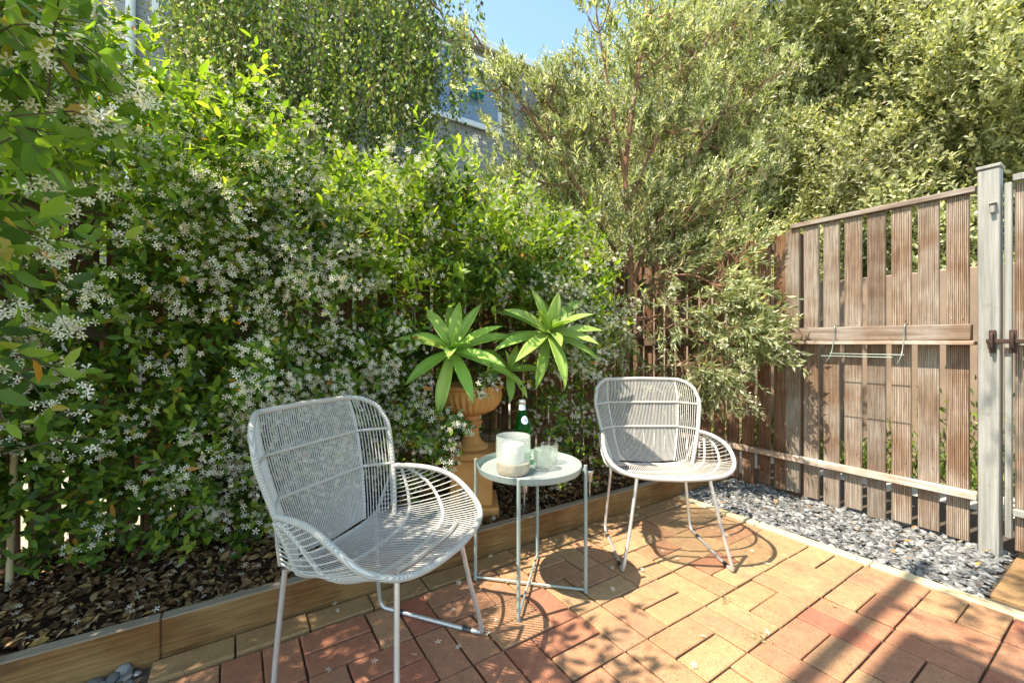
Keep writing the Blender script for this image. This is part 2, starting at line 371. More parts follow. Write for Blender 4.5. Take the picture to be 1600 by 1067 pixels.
def panemat():
    m, nt, out = newmat('window_glass'); p = princ(nt, None, (.25,.36,.5), .05, 0, None, .8); t = nt.nodes.new('ShaderNodeBsdfTransparent')
    ms = N(nt, 'ShaderNodeMixShader', Fac=.6); nt.links.new(p.outputs[0], ms.inputs[1]); nt.links.new(t.outputs[0], ms.inputs[2]); nt.links.new(ms.outputs[0], out.inputs['Surface']); return m
M['pane'] = panemat()
def facademat():
    m, nt, out = newmat('painted_brick'); b = N(nt, 'ShaderNodeTexBrick', Scale=1.0); b.inputs['Brick Width'].default_value = .3; b.inputs['Row Height'].default_value = .1
    b.inputs['Mortar Size'].default_value = .008; b.inputs['Color1'].default_value = (.27,.27,.28,1); b.inputs['Color2'].default_value = (.32,.32,.33,1); b.inputs['Mortar'].default_value = (.2,.2,.21,1)
    nt.links.new(objco(nt, (1,1,1), (R(90),0,0)), b.inputs['Vector']); nb = bump(nt, b.outputs['Fac'], -.6, .01)
    princ(nt, out, b.outputs['Color'], .7, 0, nb, .3); return m
M['facade'] = facademat()
def groundmat():
    m, nt, out = newmat('outer_ground'); v = objco(nt); a = noise(nt, .9, 6, v); b = noise(nt, 20, 5, v, .7)
    c = ramp(nt, a, [(.4,(.42,.37,.29)),(.52,(.36,.33,.22)),(.62,(.14,.2,.05))]); c = mixc(nt, .6, c, mixc(nt, b, (.4,.4,.4), (1.5,1.5,1.5)), 'MULTIPLY')
    princ(nt, out, c, .9, 0, bump(nt, b, .5, .02), .2); return m
M['ground'] = groundmat()

# ------------------------------------------------------------------ camera, light, sky
cam = bpy.data.objects.new('camera', bpy.data.cameras.new('camera')); COL.objects.link(cam); scene.camera = cam
cam.data.sensor_width = 36; cam.data.lens = 36*FPX/1600; cam.data.clip_end = 500; cam.data.clip_start = .02
cam.location = (0, 0, H); cam.rotation_euler = (R(90), 0, R(-YAW))
SUNV = Vector((-.287, .05, .5)).normalized()
sun = bpy.data.objects.new('sun', bpy.data.lights.new('sun', 'SUN')); COL.objects.link(sun)
sun.data.energy = 3.1; sun.data.angle = R(.5); sun.data.color = (1, .92, .78)
sun.rotation_euler = SUNV.to_track_quat('Z', 'Y').to_euler(); sun.location = (0, 0, 8)
w = bpy.data.worlds.new('World'); scene.world = w; w.use_nodes = True; nt = w.node_tree; nt.nodes.clear()
sk = nt.nodes.new('ShaderNodeTexSky'); sk.sky_type = 'NISHITA'; sk.sun_disc = False
sk.sun_elevation = math.asin(SUNV.z); sk.sun_rotation = math.atan2(SUNV.x, SUNV.y)
sk.air_density = 1.0; sk.dust_density = .6; sk.ozone_density = 1.2
bg = N(nt, 'ShaderNodeBackground', Strength=.13); wo = nt.nodes.new('ShaderNodeOutputWorld')
nt.links.new(mixc(nt, 1.0, sk.outputs[0], (.97, 1.0, .9), 'MULTIPLY'), bg.inputs[0]); nt.links.new(bg.outputs[0], wo.inputs[0])
scene.view_settings.view_transform = 'Standard'; scene.view_settings.look = 'None'; scene.view_settings.exposure = 1.85; scene.view_settings.gamma = 1
scene.cycles.max_bounces = 8; scene.cycles.transparent_max_bounces = 12

# ------------------------------------------------------------------ ground
def sheet(name, x0, x1, y0, y1, z, mat, nx=1, ny=1, f=None):
    vs = []; fs = []
    for j in range(ny+1):
        for i in range(nx+1):
            x = x0+(x1-x0)*i/nx; y = y0+(y1-y0)*j/ny; vs.append((x, y, z+(f(x, y) if f else 0)))
    for j in range(ny):
        for i in range(nx): a = j*(nx+1)+i; fs.append((a, a+1, a+nx+2, a+nx+1))
    b = MB(); b.add(vs, fs, .5); return tag(b.build(name, mat), kind='structure')
sheet('ground', -120, 140, -100, 160, -.06, M['ground'])
sheet('patio_base', -3, 3.9, -2.0, 1.86, -.014, M['joint'])
from mathutils import noise as mn
def soilf(x, y): return .05*mn.noise((x*2.3, y*2.3, 0)) + .02*mn.noise((x*9, y*9, 3))
sheet('garden_bed_soil', -3, 3.1, 1.86, 2.75, .10, M['soil'], 160, 28, soilf)
sheet('path', 3.35, 4.45, -6, 9, -.03, M['concrete'])

# bricks of the patio
pb = MB()
def brick(x0, x1, y0, y1, rnd, g=.0031, zo=0):
    M_ = Matrix.Translation(((x0+x1)/2, (y0+y1)/2, zo+random.gauss(0, .0016))) @ Matrix.Rotation(random.gauss(0, .006), 4, 'X') @ Matrix.Rotation(random.gauss(0, .006), 4, 'Y') @ Matrix.Rotation(random.gauss(0, .004), 4, 'Z')
    hx = (x1-x0)/2-g*random.uniform(.6, 1.5); hy = (y1-y0)/2-g*random.uniform(.6, 1.5); pb.box(-hx, hx, -hy, hy, -.05, 0, .003, rnd, M_)
def brnd(x, y):
    # shade put into paver tone: redder left and house side, buff towards pebbles
    k = .58 + .22*math.tanh((x-1.05)*2.2) - .22*math.tanh((x+.0-1.9)*1.2)*(1 if y < .75 else 0) - (.2 if y < .6 else 0)
    return min(.88, max(.02, k + random.gauss(0, .15)))
PI_ = .2275; yb = 1.675
row = 0; y1 = yb
while y1 > -1.2:
    y0 = y1-PI_; xe = 2.24; x = xe; st = random.randint(0, 1); off = (0, .114)[row % 2]
    # outer border module
    if row % 2 == 0:
        brick(xe, xe+PI_/2, y0, y1, brnd(xe, y0)); brick(xe+PI_/2, xe+PI_, y0, y1, brnd(xe, y0))
    else:
        brick(xe, xe+PI_, y0, y0+PI_/2, brnd(xe, y0)); brick(xe, xe+PI_, y0+PI_/2, y1, brnd(xe, y0))
    if off: brick(x-off, x, y0, y1, brnd(x, y0)); x -= off
    k = st
    while x > -.2:
        xx = x-PI_
        if k % 2: brick(xx, x, y0, y0+PI_/2, brnd(x, y0)); brick(xx, x, y0+PI_/2, y1, brnd(x, y0))
        else: brick(xx, xx+PI_/2, y0, y1, brnd(x, y0)); brick(xx+PI_/2, x, y0, y1, brnd(x, y0))
        x = xx; k += 1
    row += 1; y1 = y0
x = -.222
while x < 2.4:
    brick(x, x+.2275, yb+.008, 1.792, random.uniform(.93, 1), zo=.004); x += .2275
for i in range(6):
    for j in range(4): brick(2.60+i*.2275, 2.60+(i+1)*.2275, .395-(j+1)*.114, .395-j*.114, random.uniform(.9, .97), zo=.003)
patio = tag(pb.build('patio_paving', M['brick'], smooth=True, ang=25), kind='structure')
ce = MB(); yy = 1.795
while yy > .25: ce.box(2.474, 2.535, max(.25, yy-.52), yy-.004, -.05, .006, .006, random.random()); yy -= .52
tag(ce.build('patio_edging', M['creamedge']), kind='structure')

# pebbles
def pebbles(n, x0, x1, y0, y1, smin, smax, zf=0):
    ico = []; 
    import bmesh
    bm = bmesh.new(); bmesh.ops.create_icosphere(bm, subdivisions=2, radius=1); bm.verts.ensure_lookup_table()
    tv = np.array([v.co[:] for v in bm.verts]); tf = [tuple(v.index for v in f.verts) for f in bm.faces]; bm.free()
    s = Scat(); k = 4
    for q in range(k):
        t2 = tv.copy(); f = rng.normal(0, 1, (3,)); t2 = t2*(1+.12*np.sin(tv@rng.normal(0, 1.6, (3,))+f[0]))[:, None]*(1+.1*np.sin(tv@rng.normal(0, 2.2, (3,))+f[1]))[:, None]
        t2[:, 0] *= rng.uniform(.6, .85); t2[:, 2] *= rng.uniform(.3, .45); m = n//k
        P = np.stack([rng.uniform(x0, x1, m), rng.uniform(y0, y1, m), np.zeros(m)], 1); S = rng.uniform(smin, smax, m)
        P[:, 2] = -.015 + rng.uniform(0, .022, m) + zf
        a = rng.uniform(0, 6.28, m); D = np.stack([np.cos(a), np.sin(a), rng.normal(0, .35, m)], 1); Nn = np.stack([rng.normal(0, .35, m), rng.normal(0, .35, m), np.ones(m)], 1)
        s.add((t2, tf), P, D, Nn, S)
    return s
s = pebbles(5600, 2.545, 3.2, .41, 1.80, .009, .0215); s.V[0] = s.V[0]
tag(s.build('pebble_bed', M['pebble']), 'grey flat river pebbles filling the strip between patio and fence', 'pebbles', kind='stuff')
s = pebbles(260, -.75, -.25, 1.3, 1.79, .012, .03)
tag(s.build('pebble_bed', M['pebble']), 'grey pebbles beside the left end of the patio bricks under the sleeper', 'pebbles', kind='stuff')

# leaf litter in bed
def flat(n, x0, x1, y0, y1, z, T, size, sc, rnd=None, zf=None, tilt=.35):
    P = np.stack([rng.uniform(x0, x1, n), rng.uniform(y0, y1, n), np.full(n, z)+rng.uniform(0, .015, n)], 1)
    if zf: P[:, 2] += np.array([zf(a, b) for a, b in P[:, :2]])
    a = rng.uniform(0, 6.28, n); D = np.stack([np.cos(a), np.sin(a), rng.normal(0, tilt, n)], 1); Nn = np.stack([rng.normal(0, tilt, n), rng.normal(0, tilt, n), np.ones(n)], 1)
    sc.add(T, P, D, Nn, rng.uniform(size*.5, size*1.15, n), rnd)
ls = Scat(); flat(6200, -1.2, 3.08, 1.87, 2.7, .112, LEAFW, .046, ls, None, soilf, .38)
flat(9000, -1.2, 3.08, 1.87, 2.7, .118, KITE, .022, ls, None, soilf, .6)
flat(50, 2.55, 3.1, .42, 1.78, .02, LEAFW, .04, ls, None, None, .4)
tag(ls.build('leaf_litter', M['dead']), 'brown and yellow fallen leaves covering the garden bed', 'leaf litter', kind='stuff')
fp = Scat()
def petals(n, x0, x1, y0, y1, z, zf=None):
    P = np.stack([rng.uniform(x0, x1, n), rng.uniform(y0, y1, n), np.full(n, z)], 1)
    if zf: P[:, 2] += np.array([zf(a, b) for a, b in P[:, :2]])
    D = np.stack([rng.normal(0, .4, n), rng.normal(0, .4, n), np.ones(n)], 1); a = rng.uniform(0, 6.28, n)
    fp.add(FLOWER, P, D, np.stack([np.cos(a), np.sin(a), np.zeros(n)], 1), rng.uniform(.009, .013, n))
petals(420, -.8, 3.0, 1.87, 2.5, .14, soilf); petals(34, .2, 2.4, 1.25, 1.79, .012); petals(14, .4, 2.4, .5, 1.2, .01)
tag(fp.build('fallen_blossom', M['petal']), 'small white fallen jasmine flowers scattered over mulch and bricks', 'fallen blossom', kind='stuff')

# sleepers
for (xa, xb, lab) in ((-2.5, -.2, 'long timber sleeper at the left end of the garden edging'), (-.2, 2.57, 'long brown timber sleeper edging the bed behind the chairs and table'), (2.57, 3.12, 'short timber sleeper at the far right end of the garden edging, by the pebbles')):
    o = MB().box(xa+.001, xb-.001, 1.80, 1.848, -.05, .13, .004).build('timber_sleeper', M['sleeper']); tag(o, lab, 'sleeper', 'timber sleepers edging the garden bed')

# ------------------------------------------------------------------ fences
fx = 3.15
rf = empty('picket_fence', (fx, .51, 0), 'weathered grey-brown reeded paling fence with gaps along the right side behind the pebbles', 'fence')
def local(o, root): o.location = -Vector(root.location); return o
pl = MB(); y = .545
while y < 1.36: [pl.tube([(fx-.0105, y+q, z_+random.uniform(-.006,.006)), (fx-.0125, y+q, z_)], .0028, 6, rnd=0) for q in (.022, .062) for z_ in (.36, 1.155, 1.76)]; pl.box(fx-.011, fx+.011, y-.0, y+.084, .02+random.uniform(-.015,.02), 1.79, .002); y += .1115
local(pl.build('paling_panel', M['paling'], rf, ang=20), rf)
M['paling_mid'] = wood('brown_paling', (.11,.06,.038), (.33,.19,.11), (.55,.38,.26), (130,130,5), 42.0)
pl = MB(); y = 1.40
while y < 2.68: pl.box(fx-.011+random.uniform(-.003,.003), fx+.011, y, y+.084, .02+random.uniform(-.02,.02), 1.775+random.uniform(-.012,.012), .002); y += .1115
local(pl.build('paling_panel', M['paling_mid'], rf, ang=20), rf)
local(MB().box(fx-.03, fx+.025, .52, 1.375, 1.793, 1.822, .003).build('top_cap', M['rail'], rf), rf)
local(MB().box(fx-.057, fx-.0125, .53, 1.36, 1.045, 1.128, .004).build('rail', M['rail'], rf), rf)
local(MB().box(fx-.085, fx-.0125, .515, 1.375, 1.022, 1.043, .003).build('ledge', M['rail'], rf), rf)
local(MB().box(fx-.05, fx-.0125, .51, 2.64, .245, .285, .004).build('rail', M['rail'], rf), rf)
local(MB().box(fx-.05, fx-.0125, 1.39, 2.64, 1.0, 1.07, .004).build('rail', M['railx'], rf), rf)
local(MB().box(fx+.013, fx+.05, 1.39, 2.64, 1.66, 1.73, .004).build('rail', M['railx'], rf), rf)
for yp in (1.345,):
    local(MB().box(fx+.0135, fx+.06, yp-.02, yp+.05, -.03, 1.76, .004).build('post', M['paling_back'], rf), rf)
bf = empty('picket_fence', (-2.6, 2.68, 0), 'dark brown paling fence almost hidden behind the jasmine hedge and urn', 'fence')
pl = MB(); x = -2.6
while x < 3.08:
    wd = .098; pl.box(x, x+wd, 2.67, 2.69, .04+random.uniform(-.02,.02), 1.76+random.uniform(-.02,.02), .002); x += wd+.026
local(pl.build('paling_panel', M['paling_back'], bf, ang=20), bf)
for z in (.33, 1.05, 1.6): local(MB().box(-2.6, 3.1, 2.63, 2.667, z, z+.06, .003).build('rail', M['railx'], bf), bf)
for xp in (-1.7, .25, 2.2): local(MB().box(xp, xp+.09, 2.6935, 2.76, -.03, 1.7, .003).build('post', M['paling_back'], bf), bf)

# post, gate
pr = empty('gate_post', (3.12, .47, 0), 'tall square grey steel gate post standing between the fence and the gate', 'post')
local(MB().box(3.08, 3.155, .432, .507, -.05, 1.88, .004).build('shaft', M['galv'], pr), pr)
local(MB().box(3.074, 3.161, .426, .513, 1.881, 1.899, .004).build('cap', M['galv'], pr), pr)
local(MB().box(3.058, 3.079, .445, .462, 1.66, 1.70, .002).box(3.052, 3.082, .44, .467, 1.7025, 1.708, .001).build('hinge_lug', M['galv'], pr), pr)
gt = empty('garden_gate', (3.12, .42, 0), 'brown boarded gate in a grey steel frame at the right edge', 'gate')
g = MB()
g.box(3.10, 3.132, .397, .422, .10, 1.80, .003); g.box(3.10, 3.135, -.55, -.515, .10, 1.80, .003)
for z in (1.802, 1.02, .21): g.box(3.103, 3.130, -.513, .3965, z, z+.033, .003)
local(g.build('frame', M['galv'], gt), gt)
pl = MB(); y = .298
while y > -.5: pl.box(3.118+.016, 3.158, y, y+.095, .04, 1.795, .002); y -= .104
local(pl.build('board_panel', M['paling'], gt, ang=20), gt)
lt = MB().box(3.062, 3.078, .33, .475, 1.03, 1.052, .003)
b_ = lt.build('bolt', M['rust'], gt); local(b_, gt)
for yk in (.455, .39):
    hb = MB().tube(chaikin([(3.075, yk, 1.005), (3.045, yk, 1.0), (3.04, yk, 1.04), (3.045, yk, 1.08), (3.075, yk, 1.077)], 2), .006, 8).box(3.068, 3.078, yk-.012, yk+.012, .985, 1.095, .002)
    local(hb.build('staple', M['rust'], gt), gt)

# wire hanger on rail
hg = empty('wire_planter_hanger', (fx-.06, .9, 1.1), 'thin wire planter hanger hooked over the middle rail of the right fence', 'wire hanger')
ya, yb_ = .78, 1.105
for yk in (ya, yb_):
    local(MB().tube(chaikin([(fx-.02, yk, 1.09), (fx-.02, yk, 1.137), (fx-.066, yk, 1.14), (fx-.072, yk, 1.08), (fx-.10, yk, 1.0), (fx-.115, yk, .965), (fx-.19, yk+.005, .905), (fx-.225, yk+.01, .955)], 2), .0028, 6).build('hook', M['wire'], hg), hg)
local(MB().tube([(fx-.225, ya+.01, .955), (fx-.225, yb_+.01, .955)], .0026, 6).tube([(fx-.112, ya-.01, .967), (fx-.112, yb_+.01, .967)], .0026, 6).build('cross_wire', M['wire'], hg), hg)

# ------------------------------------------------------------------ chair
def make_chair():
    root = empty('rope_chair', (0, 0, 0))
    W = lambda z: np.interp(z, [.37, .43, .56, .69, .79, .86], [.205, .225, .262, .286, .286, .26])
    def back(a, z):   # a -1..1
        f = max(0, (abs(a)-.68)/.32); y = -.205 - .13*((z-.37)/.47)**1.1 + .085*f**1.15
        return Vector((float(W(z))*a, y, z))
    def ztop(a):
        f = max(0, (abs(a)-.72)/.28); return .826 - .10*(1-math.sqrt(max(0, 1-f*f))) - .006*abs(a)
    def zbot(a):
        f = max(0, (abs(a)-.8)/.2); return .378 + .012*abs(a) + .04*f**2
    # rim of the seat (left half param 0..1 from back side to front centre)
    rimL = chaikin([(-.262, -.165, .555), (-.272, -.10, .56), (-.285, -.01, .558), (-.303, .075, .535), (-.295, .16, .478), (-.235, .232, .444), (-.13, .262, .434), (0, .27, .432)], 3)
    def rim(t, sgn):
        L = [0]
        for i in range(1, len(rimL)): L.append(L[-1]+(rimL[i]-rimL[i-1]).length)
        s = t*L[-1]
        for i in range(1, len(rimL)):
            if s <= L[i] or i == len(rimL)-1:
                k = (s-L[i-1])/max(1e-9, L[i]-L[i-1]); p = rimL[i-1].lerp(rimL[i], min(1, k)); return Vector((p.x if sgn < 0 else -p.x, p.y, p.z))
    # frame: back hoop
    hoop = []
    n = 10
    for i in range(n+1): z = .385+(ztop(1)-.385)*i/n; hoop.append(back(-1, z))
    for i in range(1, 40): a = -1+2*i/40; hoop.append(back(a, ztop(a)))
    for i in range(n, -1, -1): z = .385+(ztop(1)-.385)*i/n; hoop.append(back(1, z))
    MB().tube(hoop, .0095, 10).build('back_frame', M['rope'], root)
    rf_ = [rim(i/40, -1) for i in range(41)] + [rim(1-i/40, 1) for i in range(1, 41)]
    MB().tube(rf_, .0095, 10).build('seat_rim', M['rope'], root)
    # seat cross-section
    def rear(a):       # a -1..1: down the side, across the bottom
        s = abs(a); sg = -1 if a < 0 else 1
        if s > .72: k = (s-.72)/.28; x = .212+.05*k; z = .392+.168*k; y = -.205+.04*k
        else: k = s/.72; x = .212*k; z = .37+.022*k**4; y = -.205
        return Vector((sg*x, y, z))
    def seat(a, b):
        s = abs(a); sg = -1 if a < 0 else 1
        t = (1-s) if s < .72 else .28*(1-(s-.72)/.28*.0) - .28*((s-.72)/.28)*.86
        tt = 1 - (s/.72)*.52 if s < .72 else .48*(1-(s-.72)/.28*.82)
        e = rim(tt, sg); r = rear(a); p = r.lerp(e, b)
        sag = 4*b*(1-b)
        p.z -= .022*sag*(1-s**2*.7); p.x += sg*.018*sag*(1 if s > .6 else s/.6)
        return p
    wv = MB(); nc = 74
    for i in range(1, nc):
        a = -1+2*i/nc; wv.tube([seat(a, k/9) for k in range(10)], .002, 5, caps=False)
    wv.build('seat_cords', M['cord'], root)
    rb = MB()
    for b in (.0, .34, .67): rb.tube([seat(-1+2*i/36, b)+Vector((0, 0, -.003)) for i in range(37)], .0062, 8)
    rb.build('seat_ribs', M['rope'], root)
    wv = MB(); nb_ = 68
    for i in range(1, nb_):
        a = -1+2*i/nb_; z0 = zbot(a); z1 = ztop(a)
        wv.tube([back(a, z0+(z1-z0)*k/8) for k in range(9)], .0019, 5, caps=False)
    wv.build('back_cords', M['cord'], root)
    br = MB()
    for z in (.565, .695): br.tube([back(-1+2*i/24, z)+Vector((0, .004, 0)) for i in range(25)], .0052, 8)
    for sg in (-1, 1): br.tube([back(sg*.70, z) + Vector((0, -.004, 0)) for z in np.linspace(.385, .82, 9)], .0045, 8)
    br.build('back_bars', M['rope'], root)
    for sg in (-1, 1):
        P = [(sg*.165, .17, .425), (sg*.205, .20, .2), (sg*.245, .232, .018), (sg*.247, .215, .0085), (sg*.243, .13, .0085), (sg*.237, -.16, .0085), (sg*.235, -.195, .010), (sg*.232, -.212, .04), (sg*.20, -.20, .372)]
        Q = [Vector(P[0]), Vector(P[1])] + chaikin([P[1], P[2], P[3], P[4]], 3)[1:] + chaikin([P[4], P[5], P[6], P[7], P[8]], 3)[1:]
        lg = MB().tube(Q, .0078, 10).build('leg', M['leg'], root)
        MB().tube([(sg*.2465, .185, .0085), (sg*.2455, .15, .0085)], .0098, 8).build('foot_glide', M['dark'], lg); MB().tube([(sg*.239, -.10, .0085), (sg*.239, -.13, .0085)], .0098, 8).build('foot_glide', M['dark'], lg)
    ub = MB().tube([(-.20, -.20, .365), (.20, -.20, .365)], .007, 8).tube([(-.17, .17, .424), (-.1, .18, .418), (.1, .18, .418), (.17, .17, .424)], .007, 8)
    ub.build('under_frame', M['leg'], root)
    return root
def face(rx, ry): return math.atan2(-rx, ry)     # local +Y to the facing direction
ch = make_chair(); ch.location = (.405, 1.365, .0); ch.rotation_euler = (0, 0, face(.575, -.818))
tag(ch, 'grey rope lounge chair in the left foreground, turned sideways beside the timber sleeper', 'chair', 'rope chairs on the patio')
c2 = copy_tree(ch); c2.location = (1.795, 1.385, 0); c2.rotation_euler = (0, 0, face(-.55, -.835))
c2['label'] = 'farther white-lit rope lounge chair standing right of the side table, facing the viewer'

# ------------------------------------------------------------------ side table and things on it
tc = (1.054, 1.48)
t = empty('side_table', (*tc, 0), 'round pale grey-green metal tray table on four slim legs between the two chairs', 'table')
MB().lathe([(.0001, .500), (.206, .500), (.214, .502), (.219, .524), (.2205, .526), (.222, .524), (.2165, .499), (.209, .495), (.0001, .495)], 64).build('tray', M['table'], t)
MB().lathe([(.0001, .5014), (.205, .5014)], 64).build('tray_surface', M['tray'], t)
for k in range(4):
    a = R(45+90*k); dx, dy = math.cos(a), math.sin(a)
    MB().tube([(dx*.238, dy*.238, 0), (dx*.2365, dy*.2365, .528)], .0072, 12).box(-.006, .006, -.004, .004, -.006, .006, 0, None, Matrix.Translation((dx*.229, dy*.229, .508)) @ Matrix.Rotation(a, 4, 'Z')).build('leg', M['table'], t)
MB().tube([(-.168, -.168, .022), (.168, .168, .022)], .005, 8).tube([(-.168, .168, .012), (.168, -.168, .012)], .005, 8).build('cross_brace', M['table'], t)
cd = empty('candle_holder', (.962, 1.463, .502), 'frosted glass hurricane candle holder with mottled base on the tray table', 'candle holder')
MB().lathe([(.0001, .001), (.062, .001), (.066, .006), (.069, .02), (.069, .045), (.066, .047), (.0001, .047)], 48).build('base', M['bronze'], cd)
MB().lathe([(.0665, .048), (.0705, .05), (.0715, .10), (.0705, .152), (.069, .153), (.0675, .151), (.0685, .10), (.0665, .05)], 48).build('glass_shade', M['frost'], cd)
MB().lathe([(.0001, .048), (.044, .048), (.0455, .052), (.0455, .112), (.043, .119), (.036, .117), (.0001, .113)], 40).tube([(0, 0, .112), (.001, .001, .124)], .0012, 6).build('pillar_candle', M['candle'], cd)
bt = empty('water_bottle', (1.07, 1.555, .502), 'green glass mineral water bottle standing behind the candle holder', 'bottle')
prof = [(.0001,.001),(.030,.001),(.0365,.006),(.0375,.02),(.0375,.13),(.036,.155),(.030,.185),(.022,.212),(.0155,.235),(.0135,.25),(.0135,.268),(.0125,.268),(.0125,.25),(.0145,.235),(.021,.212),(.029,.185),(.035,.155),(.0365,.13),(.0365,.02),(.03,.006),(.0001,.006)]
MB().lathe(prof, 40).build('glass_body', M['green'], bt)
MB().lathe([(.0142,.262),(.0158,.264),(.0158,.276),(.0145,.280),(.0001,.2805)], 24).build('cap', M['steel'], bt)
MB().lathe([(.0158,.2365),(.0141,.25),(.0140,.26)], 24).build('neck_label', M['label'], bt)
def oval(cz, rr, hz, wz, off, n=20, m=6):
    b = MB(); vs = [];
    for j in range(m+1):
        for i in range(n):
            k = j/m; a = 2*math.pi*i/n; th = R(-98)+math.cos(a)*wz*k; z = cz+math.sin(a)*hz*k
            r = float(np.interp(z, [p[1] for p in prof[3:10]], [p[0] for p in prof[3:10]]))+off
            vs.append((r*math.cos(th), r*math.sin(th), z))
    fs = [(j*n+i, j*n+(i+1) % n, (j+1)*n+(i+1) % n, (j+1)*n+i) for j in range(m) for i in range(n)]; b.add(vs, fs); return b
oval(.195, 0, .018, .62, .0008).build('round_label', M['label'], bt)
e = MB(); s5 = []
for i in range(10):
    a = 2*math.pi*i/10+math.pi/2; rr = (.0065 if i % 2 == 0 else .0028); th = R(-98)+rr*math.cos(a)/.028; z = .195+rr*math.sin(a); r_ = float(np.interp(z, [p[1] for p in prof[3:10]], [p[0] for p in prof[3:10]]))+.0016
    s5.append((r_*math.cos(th), r_*math.sin(th), z))
e.add(s5, [tuple(range(10))]).build('star_emblem', M['emblem'], bt)
def tumbler(x, y, lab):
    g = empty('drinking_glass', (x, y, .502), lab, 'glass', 'drinking glasses on the tray table')
    MB().lathe([(.0001,.0008),(.033,.0008),(.036,.004),(.039,.085),(.0385,.087),(.0375,.085),(.0345,.012),(.0001,.012)], 40).build('glass_wall', M['glass'], g)
    return g
tumbler(1.088, 1.432, 'nearer clear short tumbler beside the candle holder')
tumbler(1.172, 1.490, 'farther clear short tumbler at the back right of the tray')

# ------------------------------------------------------------------ solar stake lights
def solar(x, y, lab):
    s = empty('garden_light', (x, y, .10), lab, 'garden light', 'solar stake lights in the bed')
    MB().lathe([(.0001,.19),(.025,.19),(.027,.185),(.027,.172),(.0001,.172)], 24).build('cap', M['steel'], s)
    MB().lathe([(.0001,.171),(.019,.171),(.021,.125),(.017,.118),(.0001,.118)], 20).build('lamp_body', M['steel'], s)
    MB().tube([(0,0,.118),(0,0,.02),(0,0,-.04)], [.007,.006,.001], 10).build('stake', M['steel'], s)
    MB().lathe([(.0001,.1915),(.02,.1915)], 20).build('solar_cell', M['dark'], s)
solar(*at(921, 700, 2.5)[:2], 'small steel solar stake light right of the tray table, near the far chair')
solar(*at(819, 700, 2.32)[:2], 'small steel solar stake light seen under the tray table')
solar(*at(727, 700, 2.16)[:2], 'small steel solar stake light half hidden behind the near chair seat')

# ------------------------------------------------------------------ urn, plinth, agaves
ux, uy = 1.14, 2.17
pn = empty('plinth', (ux, uy, .09), 'square terracotta plinth under the urn', 'plinth'); pn.rotation_euler = (0, 0, R(-28))
MB().box(-.115, .115, -.115, .115, .05, .30, .006).build('shaft', M['terra'], pn)
MB().box(-.15, .15, -.15, .15, -.05, .049, .008).build('base', M['terra'], pn); MB().box(-.145, .145, -.145, .145, .301, .34, .01).build('moulding', M['terra'], pn)
p2 = MB()
for k in range(4): p2.box(-.085, .085, -.1175, -.1155, .085, .265, .0008, None, Matrix.Rotation(R(90*k), 4, 'Z'))
p2.build('panel', M['terra'], pn)
un = empty('garden_urn', (ux, uy, .43), 'fluted terracotta urn planted with agaves on the plinth', 'urn')
fl = lambda a, i, z: 1+.035*abs(math.sin(a*14))*(1 if 3 < i < 12 else 0)
MB().lathe([(.0001,.19),(.05,.19),(.055,.195),(.09,.205),(.125,.225),(.15,.255),(.163,.29),(.169,.31),(.172,.322),(.172,.34),(.182,.345),(.186,.356),(.18,.366),(.168,.366),(.16,.35),(.15,.31),(.0001,.31)], 168,
    rfun=lambda a, i, z: 1+.07*abs(math.sin(a*14))*max(0, min(1, (z-.195)/.02))*max(0, min(1, (.325-z)/.02)) if i < 12 else 1).build('bowl', M['terra'], un, ang=60)
MB().lathe([(.0001,.0),(.09,.0),(.098,.008),(.095,.022),(.078,.03),(.058,.045),(.045,.07),(.04,.10),(.044,.125),(.062,.145),(.066,.152),(.06,.16),(.045,.168),(.05,.1895)], 112,
    rfun=lambda a, i, z: 1+.05*abs(math.sin(a*12))*max(0, min(1, (z-.04)/.02))*max(0, min(1, (.13-z)/.02))).build('stem', M['terra'], un, ang=60)
MB().lathe([(.0001,.325),(.153,.322)], 24).build('potting_soil', M['soil'], un)
def agave_leaf(sc, base, az, el, L, wd, curl, rnd):
    """strap leaf, channelled, leaving at elevation el and curling down"""
    n = 12; d0 = Vector((math.cos(az), math.sin(az), 0)); P = Vector(base); vs = []; e_ = el
    side = Vector((-math.sin(az), math.cos(az), 0))
    for i in range(n+1):
        t_ = i/n; wv = wd*(.42+.58*math.sin(min(1, t_/.55)*math.pi/2)) if t_ < .55 else wd*(1-((t_-.55)/.45)**1.7)
        wv = max(wv, .001); up = Vector((0,0,1))*math.cos(e_) - d0*math.sin(e_)
        ch = .22*wv
        for (s_, h_) in ((-1, 1), (-.5, .25), (0, 0), (.5, .25), (1, 1)): vs.append(P + side*(s_*wv/2) + up*(h_*ch))
        P = P + (d0*math.cos(e_)+Vector((0,0,1))*math.sin(e_))*(L/n); e_ -= curl/n*(.4+1.2*t_)
    fs = [(i*5+j, i*5+j+1, (i+1)*5+j+1, (i+1)*5+j) for i in range(n) for j in range(4)]
    return vs, fs
